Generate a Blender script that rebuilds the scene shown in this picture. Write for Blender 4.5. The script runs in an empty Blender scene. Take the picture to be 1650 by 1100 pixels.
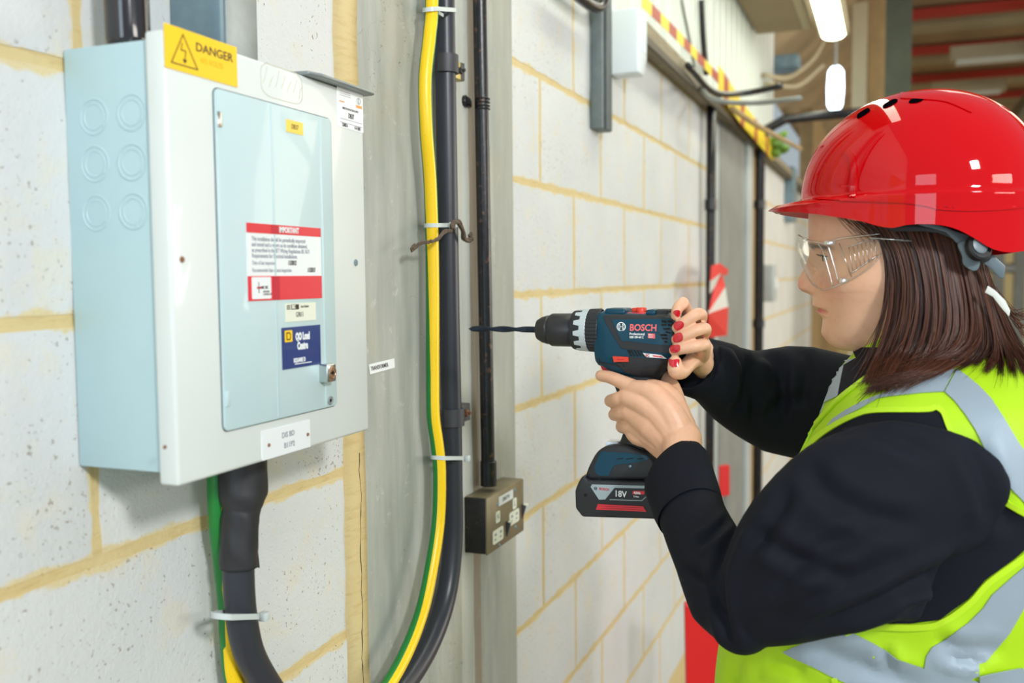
import bpy, bmesh, math, random
import numpy as np
from mathutils import Vector, Matrix
from mathutils.bvhtree import BVHTree
random.seed(7)
PI = math.pi
# ------------------------------------------------------------------ camera, world, lights
F = 1550.0
TH = math.radians(21.55); PT = math.radians(3.86); RO = math.radians(0.5)
CAM = Vector((0.684, 0.0, 1.5))
_v = Vector((-math.sin(TH)*math.cos(PT), math.cos(TH)*math.cos(PT), -math.sin(PT)))
_r0 = Vector((math.cos(TH), math.sin(TH), 0)); _u0 = _r0.cross(_v)
_r = _r0*math.cos(RO) - _u0*math.sin(RO); _u = _u0*math.cos(RO) + _r0*math.sin(RO)
cam_d = bpy.data.cameras.new('camera'); cam = bpy.data.objects.new('camera', cam_d)
bpy.context.scene.collection.objects.link(cam); bpy.context.scene.camera = cam
cam.matrix_world = Matrix(((_r.x, _u.x, -_v.x, CAM.x), (_r.y, _u.y, -_v.y, CAM.y), (_r.z, _u.z, -_v.z, CAM.z), (0, 0, 0, 1)))
cam_d.sensor_width = 36; cam_d.lens = 36*F/1650; cam_d.clip_start = 0.02; cam_d.clip_end = 100
cam_d.dof.use_dof = True; cam_d.dof.focus_distance = 1.22; cam_d.dof.aperture_fstop = 4.2
def ray(px, py): return _v + _r*((px-825)/F) - _u*((py-550)/F)
def at(px, py, D): return CAM + ray(px, py)*D
def onx(px, py, x): d = ray(px, py); return CAM + d*((x-CAM.x)/d.x)
def ony(px, py, y): d = ray(px, py); return CAM + d*((y-CAM.y)/d.y)
def onz(px, py, z): d = ray(px, py); return CAM + d*((z-CAM.z)/d.z)

sc = bpy.context.scene; COL = sc.collection
sc.view_settings.view_transform = 'Standard'; sc.view_settings.look = 'None'
sc.view_settings.gamma = 1; sc.view_settings.use_curve_mapping = False
sc.view_settings.exposure = 0.28
w = bpy.data.worlds.new('world'); sc.world = w; w.use_nodes = True
w.node_tree.nodes['Background'].inputs[0].default_value = (0.80, 0.93, 1.0, 1)
w.node_tree.nodes['Background'].inputs[1].default_value = 0.40
def area(name, loc, target, size, power, col, sy=None):
    l = bpy.data.lights.new(name, 'AREA'); l.energy = power; l.color = col; l.size = size
    if sy: l.shape = 'RECTANGLE'; l.size_y = sy
    o = bpy.data.objects.new(name, l); COL.objects.link(o); o.location = loc
    o.rotation_euler = (Vector(target)-Vector(loc)).to_track_quat('-Z', 'Y').to_euler(); return o
area('key_light', (2.9, -1.1, 2.95), (0.1, 1.2, 1.35), 0.42, 74, (0.97, 0.985, 1.0))
area('left_daylight', (0.75, -2.9, 1.9), (0.35, 1.0, 1.4), 1.1, 24, (0.72, 0.87, 1.0), 1.8)
area('hall_fill', (10.3, 9.0, 1.9), (2.0, 9.5, 3.6), 6.0, 330, (1.0, 0.95, 0.85), 2.4)  # added fill lamp, no window modelled; brightens the roof, back wall and floor
area('window_light', (4.4, -0.2, 2.3), (0.5, 1.6, 1.4), 1.5, 26, (1.0, 0.94, 0.84), 0.5)
area('far_roof_light', (2.4, 6.0, 3.2), (0.3, 5.5, 1.2), 2.2, 70, (1.0, 0.93, 0.78), 4.0)

# ------------------------------------------------------------------ materials
def lin(c):
    return tuple(((x/255)/12.92 if x/255 <= .04045 else ((x/255+.055)/1.055)**2.4) for x in c) + (1,)
class NT:
    def __init__(s, m): s.t = m.node_tree; s.b = s.t.nodes['Principled BSDF']
    def n(s, typ, **kw):
        x = s.t.nodes.new(typ)
        for k, v in kw.items(): setattr(x, k, v)
        return x
    def l(s, a, b): s.t.links.new(a, b)
    def coord(s, scale=1, kind='Object', rnd=False, sc3=None):
        c = s.n('ShaderNodeTexCoord').outputs[kind]
        mp = s.n('ShaderNodeMapping'); mp.inputs['Scale'].default_value = sc3 or (scale,)*3
        s.l(c, mp.inputs[0])
        if rnd:
            oi = s.n('ShaderNodeObjectInfo'); m = s.n('ShaderNodeMath', operation='MULTIPLY'); m.inputs[1].default_value = 37.0
            s.l(oi.outputs['Random'], m.inputs[0])
            cb = s.n('ShaderNodeCombineXYZ')
            for i in range(3): s.l(m.outputs[0], cb.inputs[i])
            s.l(cb.outputs[0], mp.inputs['Location'])
        return mp.outputs[0]
    def noise(s, co, scale, detail=4, rough=.55):
        x = s.n('ShaderNodeTexNoise'); x.inputs['Scale'].default_value = scale
        x.inputs['Detail'].default_value = detail; x.inputs['Roughness'].default_value = rough
        s.l(co, x.inputs['Vector']); return x.outputs['Fac']
    def ramp(s, fac, stops):
        x = s.n('ShaderNodeValToRGB'); e = x.color_ramp.elements
        while len(e) < len(stops): e.new(.5)
        for i, (p, c) in enumerate(stops):
            e[i].position = p; e[i].color = c if len(c) == 4 else tuple(c)+(1,)
        s.l(fac, x.inputs[0]); return x.outputs[0]
    def mix(s, fac, a, b, mode='MIX'):
        x = s.n('ShaderNodeMix', data_type='RGBA', blend_type=mode)
        for sock, val in ((x.inputs[0], fac), (x.inputs[6], a), (x.inputs[7], b)):
            if hasattr(val, 'is_output'): s.l(val, sock)
            else: sock.default_value = val
        return x.outputs[2]
    def math(s, op, a, b=0.0, c=None):
        x = s.n('ShaderNodeMath', operation=op)
        for i, val in enumerate((a, b, c)):
            if val is None: continue
            if hasattr(val, 'is_output'): s.l(val, x.inputs[i])
            else: x.inputs[i].default_value = val
        return x.outputs[0]
    def bump(s, h, strength, dist=.001):
        x = s.n('ShaderNodeBump'); x.inputs['Strength'].default_value = strength; x.inputs['Distance'].default_value = dist
        s.l(h, x.inputs['Height'])
        old = s.b.inputs['Normal'].links
        if old: s.l(old[0].from_socket, x.inputs['Normal'])
        s.l(x.outputs[0], s.b.inputs['Normal'])
    def base(s, c):
        if hasattr(c, 'is_output'): s.l(c, s.b.inputs['Base Color'])
        else: s.b.inputs['Base Color'].default_value = c
WB = np.array([1, 1, 1])
def mat(name, col, rough=.5, metal=0, var=0.0, vs=15, bump=0.0, bs=200, bd=.001, coat=0, spec=None, emit=None, es=1, rnd=False, fine=None, sc3=None):
    m = bpy.data.materials.new(name); m.use_nodes = True; t = NT(m)
    c = lin(col) if max(col) > 1.0001 else tuple(col)+(1,)
    t.base(c); t.b.inputs['Roughness'].default_value = rough; t.b.inputs['Metallic'].default_value = metal
    if spec is not None: t.b.inputs['Specular IOR Level'].default_value = spec
    if coat: t.b.inputs['Coat Weight'].default_value = coat; t.b.inputs['Coat Roughness'].default_value = .04
    if var or bump or fine:
        co = t.coord(1, rnd=rnd, sc3=sc3)
        if var or fine:
            f = t.noise(co, vs)
            out = t.mix(t.ramp(f, [(.3, (0, 0, 0)), (.7, (1, 1, 1))]), tuple(x*(1-var) for x in c[:3])+(1,), tuple(min(1, x*(1+var*.6)) for x in c[:3])+(1,))
            if fine:      # (scale, threshold, colour)
                f2 = t.noise(co, fine[0], 5, .7)
                out = t.mix(t.ramp(f2, [(fine[1], (1, 1, 1)), (fine[1]+.05, (0, 0, 0))]), out, lin(fine[2]))
            t.base(out)
        if bump: t.bump(t.noise(co, bs, 5, .6), bump, bd)
    if emit: t.b.inputs['Emission Color'].default_value = lin(emit); t.b.inputs['Emission Strength'].default_value = es
    return m

# ------------------------------------------------------------------ mesh helpers
def link(name, me, m, parent=None, smooth=False, loc=None):
    o = bpy.data.objects.new(name, me); COL.objects.link(o)
    if m is not None:
        for x in (m if isinstance(m, (list, tuple)) else [m]): me.materials.append(x)
    if smooth and len(me.polygons): me.shade_smooth()
    if loc is not None: o.location = loc
    if parent is not None: setp(o, parent)
    return o
def wpos(o):
    p = Vector(o.location)
    return p if o.parent is None else p + o.matrix_parent_inverse.translation + wpos(o.parent)
def setp(o, parent):
    o.parent = parent; o.matrix_parent_inverse = Matrix.Translation(-wpos(parent))
def obj(name, bm, m, parent=None, smooth=False, angle=None, kind=None):
    me = bpy.data.meshes.new(name); bmesh.ops.recalc_face_normals(bm, faces=bm.faces[:]); bm.to_mesh(me); bm.free()
    o = link(name, me, m, parent, smooth or angle is not None)
    if angle is not None:
        me.set_sharp_from_angle(angle=math.radians(angle))
    if kind: o['kind'] = kind
    return o
def tag(o, label=None, cat=None, group=None, kind=None):
    if label: o['label'] = label
    if cat: o['category'] = cat
    if group: o['group'] = group
    if kind: o['kind'] = kind
    return o
def thing(name, label, cat, loc=(0, 0, 0), group=None):
    o = bpy.data.objects.new(name, None); COL.objects.link(o); o.location = loc; o.empty_display_size = .05
    return tag(o, label, cat, group)
def box(bm, lo, hi, bev=0.0, seg=2):
    r = bmesh.ops.create_cube(bm, size=1)['verts']
    lo = Vector(lo); hi = Vector(hi); c = (lo+hi)/2; s = hi-lo
    for v in r: v.co = Vector((v.co.x*s.x, v.co.y*s.y, v.co.z*s.z)) + c
    if bev: bmesh.ops.bevel(bm, geom=list({e for v in r for e in v.link_edges}), offset=bev, segments=seg, profile=.5, affect='EDGES')
    return bm
def NB(): return bmesh.new()
def xf(bm, verts0, M):
    for v in bm.verts[verts0:] if isinstance(verts0, int) else verts0: v.co = M @ v.co
def prism(bm, pts, vec, bev=0.0, seg=2, only_top=False):
    """pts: planar polygon (3D), extruded by vec; returns faces"""
    vs = [bm.verts.new(p) for p in pts]; f = bm.faces.new(vs)
    g = bmesh.ops.extrude_face_region(bm, geom=[f]); nv = [x for x in g['geom'] if isinstance(x, bmesh.types.BMVert)]
    for v in nv: v.co += Vector(vec)
    if bev:
        s = set(nv)
        es = {e for v in nv for e in v.link_edges if (e.other_vert(v) in s)}
        if not only_top: es |= {e for v in nv+vs for e in v.link_edges}
        bmesh.ops.bevel(bm, geom=list(es), offset=bev, segments=seg, profile=.5, affect='EDGES')
    return bm
def catmull(pts, n):
    P = [Vector(p) for p in pts]; P = [2*P[0]-P[1]] + P + [2*P[-1]-P[-2]]; out = []
    for i in range(1, len(P)-2):
        for k in range(n):
            t = k/n; a, b, c, d = P[i-1:i+3]
            out.append(.5*((2*b) + (c-a)*t + (2*a-5*b+4*c-d)*t*t + (-a+3*b-3*c+d)*t**3))
    out.append(P[-2]); return out
def frames(path, up=None):
    T = []
    for i in range(len(path)):
        a = path[max(i-1, 0)]; b = path[min(i+1, len(path)-1)]; T.append((b-a).normalized())
    n = (up or (Vector((0, 0, 1)) if abs(T[0].z) < .9 else Vector((1, 0, 0)))); N = []
    for t in T:
        n = (n - t*n.dot(t)).normalized(); N.append(n.copy())
    return T, N
def tube(bm, path, rad, seg=12, caps=True, up=None, ell=1.0, uvname=None, close=False, fn=None):
    """sweep; rad float or list; ell = ratio of binormal axis; fn(i,ang)->radius scale"""
    path = [Vector(p) for p in path]
    T, N = frames(path, up); rings = []
    for i, p in enumerate(path):
        r = rad[i] if isinstance(rad, (list, tuple)) else rad
        e = ell[i] if isinstance(ell, (list, tuple)) else ell
        B = T[i].cross(N[i]); ring = []
        for k in range(seg):
            a = 2*PI*k/seg; q = fn(i, a) if fn else 1.0
            ring.append(bm.verts.new(p + N[i]*math.cos(a)*r*q + B*math.sin(a)*r*e*q))
        rings.append(ring)
    uv = bm.loops.layers.uv.verify() if uvname else None
    for i in range(len(rings)-1):
        for k in range(seg):
            f = bm.faces.new((rings[i][k], rings[i][(k+1) % seg], rings[i+1][(k+1) % seg], rings[i+1][k]))
            if uv:
                for lp, (u_, v_) in zip(f.loops, ((i, k), (i, k+1), (i+1, k+1), (i+1, k))): lp[uv].uv = (u_/len(rings), v_/seg)
    if caps:
        bm.faces.new(rings[0][::-1]); bm.faces.new(rings[-1])
    return rings
def lathe(bm, prof, origin, axis, seg=32, up=None):
    """prof: list of (t, r) along axis"""
    axis = Vector(axis).normalized(); up = up or (Vector((0, 0, 1)) if abs(axis.z) < .9 else Vector((1, 0, 0)))
    N = (up-axis*up.dot(axis)).normalized(); B = axis.cross(N); O = Vector(origin); rings = []
    for t, r in prof:
        rings.append([bm.verts.new(O+axis*t+(N*math.cos(2*PI*k/seg)+B*math.sin(2*PI*k/seg))*max(r, 1e-5)) for k in range(seg)])
    for a, b in zip(rings, rings[1:]):
        for k in range(seg): bm.faces.new((a[k], a[(k+1) % seg], b[(k+1) % seg], b[k]))
    bm.faces.new(rings[0][::-1]); bm.faces.new(rings[-1]); return rings
def loft(bm, rings, caps=True, closed=True):
    R = [[bm.verts.new(p) for p in r] for r in rings]; n = len(R[0])
    for a, b in zip(R, R[1:]):
        for k in range(n if closed else n-1): bm.faces.new((a[k], a[(k+1) % n], b[(k+1) % n], b[k]))
    if caps and closed: bm.faces.new(R[0][::-1]); bm.faces.new(R[-1])
    return R
_txtn = 0
def text(name, s, size, origin, xd, yd, m, parent, align='LEFT', bold=0.0, ext=.00015, sx=1.0, shear=0.0, valign='CENTER'):
    c = bpy.data.curves.new('t', 'FONT'); c.body = s; c.size = size; c.align_x = align; c.align_y = valign
    c.extrude = ext; c.offset = bold; c.resolution_u = 3; c.shear = shear
    o = bpy.data.objects.new('t', c); COL.objects.link(o)
    bpy.context.view_layer.update()
    me = bpy.data.meshes.new_from_object(o.evaluated_get(bpy.context.evaluated_depsgraph_get()))
    bpy.data.objects.remove(o); bpy.data.curves.remove(c)
    me.materials.clear()
    xd = Vector(xd).normalized(); yd = Vector(yd); yd = yd.normalized(); zd = xd.cross(yd).normalized(); O = Vector(origin)
    for v in me.vertices: v.co = O + xd*v.co.x*sx + yd*v.co.y + zd*v.co.z
    return link(name, me, m, parent)
def grid_poly(poly, step):
    """2D polygon -> bmesh in XY, cut by a grid"""
    bm = bmesh.new(); vs = [bm.verts.new((p[0], p[1], 0)) for p in poly]; bm.faces.new(vs)
    bmesh.ops.triangulate(bm, faces=bm.faces[:])
    xs = [p[0] for p in poly]; ys = [p[1] for p in poly]
    for lo, hi, ax in ((min(xs), max(xs), 0), (min(ys), max(ys), 1)):
        q = math.ceil(lo/step)*step
        while q < hi:
            co = Vector((0, 0, 0)); no = Vector((0, 0, 0)); co[ax] = q; no[ax] = 1
            bmesh.ops.bisect_plane(bm, geom=bm.verts[:]+bm.edges[:]+bm.faces[:], plane_co=co, plane_no=no, dist=1e-6); q += step
    bmesh.ops.remove_doubles(bm, verts=bm.verts[:], dist=1e-5)
    return bm
def drape(name, poly, bvh, y0, off, thick, m, parent, step=.005, smooth=True, wob=None):
    """poly in (x,z); rays travel along +y from y0 and hit the surface; a shell of real thickness lies on it"""
    bm = grid_poly(poly, step); pts = []
    last = None
    for v in bm.verts:
        h, n, i, d = bvh.ray_cast(Vector((v.co.x, y0, v.co.y)), Vector((0, 1, 0)))
        if h is None:
            h2, n2, i2, d2 = bvh.find_nearest(Vector((v.co.x, (last.y if last else y0+.1), v.co.y)))
            h, n = h2, n2
        if n.y > 0: n = -n
        last = h
        v.co = h + n*off
        pts.append(n)
    bm.verts.index_update()
    top = {v: n for v, n in zip(bm.verts, pts)}
    faces = bm.faces[:]
    bv = {v: bm.verts.new(v.co + top[v]*thick) for v in list(top)}
    for f in faces: bm.faces.new([bv[v] for v in f.verts][::-1])
    for e in [e for e in bm.edges if len(e.link_faces) == 1 and e.verts[0] in bv and e.verts[1] in bv]:
        a, b = e.verts
        try: bm.faces.new((a, b, bv[b], bv[a]))
        except ValueError: pass
    return obj(name, bm, m, parent, angle=50 if smooth else None)
def bvh_of(o):
    me = o.data; return BVHTree.FromPolygons([Vector(v.co) for v in me.vertices], [tuple(p.vertices) for p in me.polygons])
def smooth2(pts, n=6): return [(p.x, p.y) for p in catmull([Vector((a, b, 0)) for a, b in pts], n)]
def closed2(pts, n=5):
    P = [Vector((a, b, 0)) for a, b in pts]; L = len(P); out = []
    for i in range(L):
        a, b, c, d = P[i-1], P[i], P[(i+1) % L], P[(i+2) % L]
        for k in range(n):
            t = k/n; q = .5*((2*b)+(c-a)*t+(2*a-5*b+4*c-d)*t*t+(-a+3*b-3*c+d)*t**3); out.append((q.x, q.y))
    return out
def rrect(cx, cy, w_, h_, r, n=5):
    out = []
    for sx, sy, a0 in ((1, 1, 0), (-1, 1, 90), (-1, -1, 180), (1, -1, 270)):
        for k in range(n+1):
            a = math.radians(a0+90*k/n); out.append((cx+sx*(w_/2-r)+r*math.cos(a), cy+sy*(h_/2-r)+r*math.sin(a)))
    return out
# ================================================================== MATERIALS OF THE PLACE
def block_mat():
    m = bpy.data.materials.new('painted_concrete_block'); m.use_nodes = True; t = NT(m)
    co = t.coord(1, rnd=True)
    raw = t.n('ShaderNodeTexCoord').outputs['Object']; sp = t.n('ShaderNodeSeparateXYZ'); t.l(raw, sp.inputs[0])
    ey = t.math('SUBTRACT', .2195, t.math('ABSOLUTE', sp.outputs[1])); ez = t.math('SUBTRACT', .1075, t.math('ABSOLUTE', sp.outputs[2]))
    e = t.math('MINIMUM', ey, ez)
    big = t.noise(co, 3.2, 3); mid = t.noise(co, 16, 5, .65)
    c = t.mix(t.ramp(big, [(.3, (0, 0, 0)), (.7, (1, 1, 1))]), lin((207, 209, 208)), lin((219, 220, 217)))
    c = t.mix(t.math('MULTIPLY', t.ramp(mid, [(.54, (0, 0, 0)), (.66, (1, 1, 1))]), .35), c, lin((226, 212, 176)))
    smear = t.math('SUBTRACT', t.math('ADD', e, t.math('MULTIPLY', t.noise(co, 22, 5, .6), .030)), .0165)
    c = t.mix(t.ramp(smear, [(.0, (1, 1, 1)), (.004, (0, 0, 0))]), c, lin((220, 202, 156)))
    pit = t.noise(co, 190, 3, .6); zone = t.noise(co, 7, 3)
    pm = t.math('GREATER_THAN', t.math('ADD', pit, t.math('MULTIPLY', zone, .22)), .775)
    c = t.mix(t.math('MULTIPLY', pm, .75), c, lin((150, 135, 120)))
    t.base(c); t.b.inputs['Roughness'].default_value = .82
    t.bump(t.noise(co, 70, 6, .7), .55, .0025); t.bump(t.noise(co, 320, 3, .6), .5, .0012)
    return m
def mortar_mat():
    m = bpy.data.materials.new('yellow_mortar'); m.use_nodes = True; t = NT(m); co = t.coord(1)
    c = t.mix(t.noise(co, 9, 5), lin((208, 182, 124)), lin((224, 206, 156)))
    c = t.mix(t.ramp(t.noise(t.coord(sc3=(1, 1, 6)), 22, 5, .7), [(.5, (0, 0, 0)), (.75, (.5, .5, .5))]), c, lin((185, 148, 86)))
    t.base(c); t.b.inputs['Roughness'].default_value = .85; t.bump(t.noise(co, 90, 6, .7), .5, .003); return m
def concrete_mat():
    m = bpy.data.materials.new('column_concrete'); m.use_nodes = True; t = NT(m); co = t.coord(1)
    st = t.coord(sc3=(8, 8, 1.3))
    c = t.mix(t.ramp(t.noise(st, 3.0, 5), [(.3, (0, 0, 0)), (.7, (1, 1, 1))]), lin((150, 154, 146)), lin((184, 186, 177)))
    c = t.mix(t.ramp(t.noise(co, 4.5, 5, .6), [(.5, (0, 0, 0)), (.78, (.5,)*3)]), c, lin((186, 172, 138)))
    c = t.mix(t.ramp(t.noise(co, 34, 5, .75), [(.6, (0, 0, 0)), (.7, (.6,)*3)]), c, lin((205, 205, 196)))
    c = t.mix(t.ramp(t.noise(co, 60, 6, .8), [(.28, (.8,)*3), (.36, (0, 0, 0))]), c, lin((96, 88, 76)))
    vo = t.n('ShaderNodeTexVoronoi', feature='DISTANCE_TO_EDGE'); vo.inputs['Scale'].default_value = 4.0
    di = t.n('ShaderNodeVectorMath', operation='ADD'); nn = t.n('ShaderNodeTexNoise'); nn.inputs['Scale'].default_value = 6; nn.inputs['Detail'].default_value = 6
    t.l(co, nn.inputs['Vector']); t.l(co, di.inputs[0]); t.l(nn.outputs['Color'], di.inputs[1]); t.l(di.outputs[0], vo.inputs['Vector'])
    cr = t.math('MULTIPLY', t.math('LESS_THAN', vo.outputs['Distance'], .0022), t.math('GREATER_THAN', t.noise(co, 3, 2), .54))
    c = t.mix(t.math('MULTIPLY', cr, .7), c, lin((88, 80, 70)))
    sp = t.n('ShaderNodeSeparateXYZ'); t.l(t.n('ShaderNodeTexCoord').outputs['Object'], sp.inputs[0])
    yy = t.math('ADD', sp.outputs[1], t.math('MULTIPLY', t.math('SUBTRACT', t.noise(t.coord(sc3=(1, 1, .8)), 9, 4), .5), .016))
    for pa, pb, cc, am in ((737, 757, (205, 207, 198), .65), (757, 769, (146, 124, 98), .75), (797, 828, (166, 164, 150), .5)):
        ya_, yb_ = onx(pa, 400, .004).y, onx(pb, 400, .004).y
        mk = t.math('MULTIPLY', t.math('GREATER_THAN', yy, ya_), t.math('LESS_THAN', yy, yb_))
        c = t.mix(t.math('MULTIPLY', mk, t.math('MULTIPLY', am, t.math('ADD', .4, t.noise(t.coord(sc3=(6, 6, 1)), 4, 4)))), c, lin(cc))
    t.base(c); t.b.inputs['Roughness'].default_value = .7; t.bump(t.noise(co, 40, 6, .7), .3, .003); t.bump(t.noise(co, 300, 3), .2, .001); return m
M_block = block_mat(); M_mortar = mortar_mat(); M_conc = concrete_mat()
M_side = mat('enclosure_blue_paint', (182, 209, 213), .42, var=.03, vs=6, bump=.06, bs=260, fine=(9, .27, (150, 175, 180)))
M_cover = mat('cover_white_paint', (222, 228, 224), .3, var=.02, vs=5, bump=.03, bs=200, coat=.3)
M_door = mat('door_pale_blue_paint', (196, 219, 221), .3, var=.02, vs=5, bump=.22, bs=330, bd=.0006, coat=.3)
M_seam = mat('dark_seam', (92, 104, 106), .7)
M_yel = mat('yellow_label', (252, 204, 0), .32, coat=.2)
M_ink = mat('black_ink', (40, 30, 24), .5)
M_inkfade = mat('faded_orange_ink', (238, 178, 10), .5)
M_inkgrey = mat('grey_ink', (135, 140, 150), .6)
M_white = mat('white_label', (236, 240, 240), .4)
M_cream = mat('cream_label', (232, 234, 215), .45)
M_redl = mat('red_label', (224, 48, 62), .4, bump=.15, bs=300)
M_redd = mat('deep_red_label', (196, 20, 48), .4)
M_navy = mat('navy_blue_label', (18, 52, 118), .35, coat=.3)
M_yel2 = mat('small_yellow_label', (250, 214, 84), .4)
M_chrome = mat('worn_chrome', (205, 208, 205), .22, metal=1, bump=.05, bs=90)
M_brass = mat('lock_face', (180, 150, 130), .35, metal=1)
M_dark = mat('black_hole', (14, 13, 12), .8)
M_rust = mat('rusty_screw', (138, 92, 66), .7, var=.3, vs=300)
M_galv = mat('galvanised_steel', (128, 150, 160), .45, metal=.35, var=.22, vs=22, bump=.1, bs=120)
M_galvs = mat('galvanised_lip', (150, 158, 158), .42, metal=.45, var=.15, vs=30)
M_cable = mat('black_cable_sheath', (48, 50, 58), .36, var=.2, vs=14, bump=.12, bs=110, sc3=(1, 1, .25), spec=.5)
M_cabled = mat('dusty_black_cable', (44, 44, 47), .5, var=.35, vs=20, bump=.15, bs=100)
M_black = mat('black_enamel', (28, 28, 32), .28, var=.5, vs=90, bump=.25, bs=160, fine=(60, .36, (96, 66, 48)))
M_tie = mat('white_nylon_tie', (206, 214, 212), .35, spec=.4)
M_cleat = mat('dark_grey_cleat', (70, 70, 74), .5, metal=.3, var=.2, vs=40)
M_brassc = mat('brass_cleat_edge', (176, 160, 92), .4, metal=.6, var=.2)
M_twine = mat('brown_twine', (104, 88, 74), .9, var=.3, vs=200, bump=.6, bs=500)
M_sock = mat('brushed_brass_plate', (138, 126, 98), .45, metal=.4, var=.18, vs=30, bump=.08, bs=200)
M_sockb = mat('socket_box_black', (30, 27, 24), .6, var=.5, vs=110, fine=(80, .34, (110, 84, 60)), bump=.3, bs=150)
M_wood = mat('weathered_timber_rail', (150, 138, 112), .8, var=.25, vs=12, sc3=(6, 1, 6))
M_clad = mat('white_wall_cladding', (222, 226, 218), .6, var=.05, vs=3)
M_steel = mat('grey_steel', (140, 142, 136), .6, var=.15, vs=6)
M_steelL = mat('light_steel_flange', (186, 192, 190), .5, var=.1, vs=6)
M_brown = mat('brown_board', (176, 148, 104), .8, var=.15, vs=8)
M_beige = mat('beige_painted_steel', (186, 174, 142), .6, var=.1, vs=3)
M_roof = mat('brown_roof_sheet', (176, 150, 112), .8, var=.25, vs=2.5)
M_redp = mat('red_oxide_purlin', (196, 62, 44), .7, var=.1, vs=4)
M_tube = mat('lit_fluorescent_diffuser', (250, 252, 240), .4, emit=(250, 255, 235), es=9)
M_lamp = mat('lit_blue_white_lamp', (240, 250, 255), .4, emit=(205, 232, 255), es=5)
M_btape = mat('barrier_red', (228, 32, 26), .5); M_btapew = mat('barrier_white', (236, 236, 226), .5)
M_hazy = mat('hazard_yellow', (236, 208, 30), .5); M_hazr = mat('hazard_red_brown', (170, 62, 30), .5)
M_green = mat('green_plastic', (120, 160, 60), .5)
M_floor = mat('floor_concrete', (150, 146, 136), .7, var=.15, vs=2)
M_plas = mat('white_plastic', (226, 234, 236), .4)
def earth_mat():
    m = bpy.data.materials.new('green_yellow_sheath'); m.use_nodes = True; t = NT(m)
    uvn = t.n('ShaderNodeUVMap'); uvn.uv_map = 'UVMap'; sp = t.n('ShaderNodeSeparateXYZ'); t.l(uvn.outputs[0], sp.inputs[0])
    d = t.math('ABSOLUTE', t.math('SUBTRACT', t.math('FRACT', sp.outputs[1]), .5))
    mask = t.math('LESS_THAN', d, .168)
    c = t.mix(mask, lin((28, 128, 52)), lin((250, 208, 22)))
    t.base(t.mix(t.math('MULTIPLY', t.math('LESS_THAN', t.noise(t.coord(), 400, 3), .3), .5), c, lin((120, 96, 20))))
    t.b.inputs['Roughness'].default_value = .35; return m
M_earth = earth_mat()

# ================================================================== THE BLOCK WALL
Z0 = 1.5-.036; ZR = [Z0+.225*k for k in range(-6, 4)]            # bed joints
BW, BH = .4385, .2135
def block_mesh(L, H, seed):
    rng = random.Random(seed); bm = NB(); ny, nz = 10, 5; q = []
    for j in range(nz+1):
        row = []
        for i in range(ny+1):
            y = -L/2 + L*i/ny; z = -H/2 + H*j/nz; x = 0
            if i in (0, ny): y += rng.uniform(-.0016, .0016)
            if j in (0, nz): z += rng.uniform(-.0016, .0016)
            if i not in (0, ny) and j not in (0, nz): x += rng.uniform(-.0004, .0004)
            else: x = -.0016
            row.append(bm.verts.new((x, y, z)))
        q.append(row)
    for j in range(nz):
        for i in range(ny): bm.faces.new((q[j][i], q[j][i+1], q[j+1][i+1], q[j+1][i]))
    rim = q[0][:] + [r[-1] for r in q[1:]] + q[-1][-2::-1] + [r[0] for r in q[-2:0:-1]]
    back = [bm.verts.new((-.09, v.co.y, v.co.z)) for v in rim]
    for i in range(len(rim)): bm.faces.new((rim[i], back[i], back[(i+1) % len(rim)], rim[(i+1) % len(rim)]))
    bmesh.ops.recalc_face_normals(bm, faces=bm.faces[:])
    me = bpy.data.meshes.new('block'); bm.to_mesh(me); bm.free(); me.materials.append(M_block); me.shade_smooth(); me.set_sharp_from_angle(angle=math.radians(40)); return me
BM_FULL = [block_mesh(BW, BH, s) for s in range(6)]; _cut = {}
def add_blocks(parent, rows, y_lo, y_hi, phase):
    for k in rows:
        z = (ZR[k]+ZR[k+1])/2; ph = phase + (.225 if k % 2 else 0)
        n = math.floor((y_lo-ph)/.45); y = ph+n*.45
        while y < y_hi-.01:
            a = max(y, y_lo)+.0058; b = min(y+.45, y_hi)-.0058
            if b-a > .03:
                L = b-a
                if abs(L-BW) < .002: me = BM_FULL[random.randrange(6)]
                else:
                    key = round(L, 3)
                    if key not in _cut: _cut[key] = block_mesh(L, BH, 50+len(_cut))
                    me = _cut[key]
                o = link('block', me, None, None); me.materials or me.materials.append(M_block)
                o.location = (random.uniform(-.0006, .0008), (a+b)/2, z); o['_b'] = 1; del o['_b']
                setp(o, parent)
            y += .45
def wall_base(name, y0, y1, z0=ZR[0]-1.2, z1=ZR[-1], x=-.0022):
    bm = NB(); box(bm, (-.14, y0, z0), (x, y1, z1)); o = obj(name, bm, M_mortar); o['kind'] = 'structure'; return o
CY0, CY1 = 1.122, 1.737
wl = wall_base('wall_left', -1.6, CY0); add_blocks(wl, range(0, 9), -.25, CY0-.004, .678-.45*4+.225)
wr = wall_base('wall_right', CY1, 3.93); add_blocks(wr, range(0, 9), CY1, 3.93, 1.905-.45*4+.225)
wf = wall_base('wall_far', 5.55, 9.2); add_blocks(wf, range(0, 9), 5.55, 9.2, 5.55)
# upper and lower plain block courses beside the camera, out of the picture
for nm, a, b in (('wall_upper_left', -1.6, CY0),):
    bm = NB(); box(bm, (-.14, a, ZR[-1]), (-.002, b, 3.4)); tag(obj(nm, bm, M_clad), kind='structure')
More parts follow.
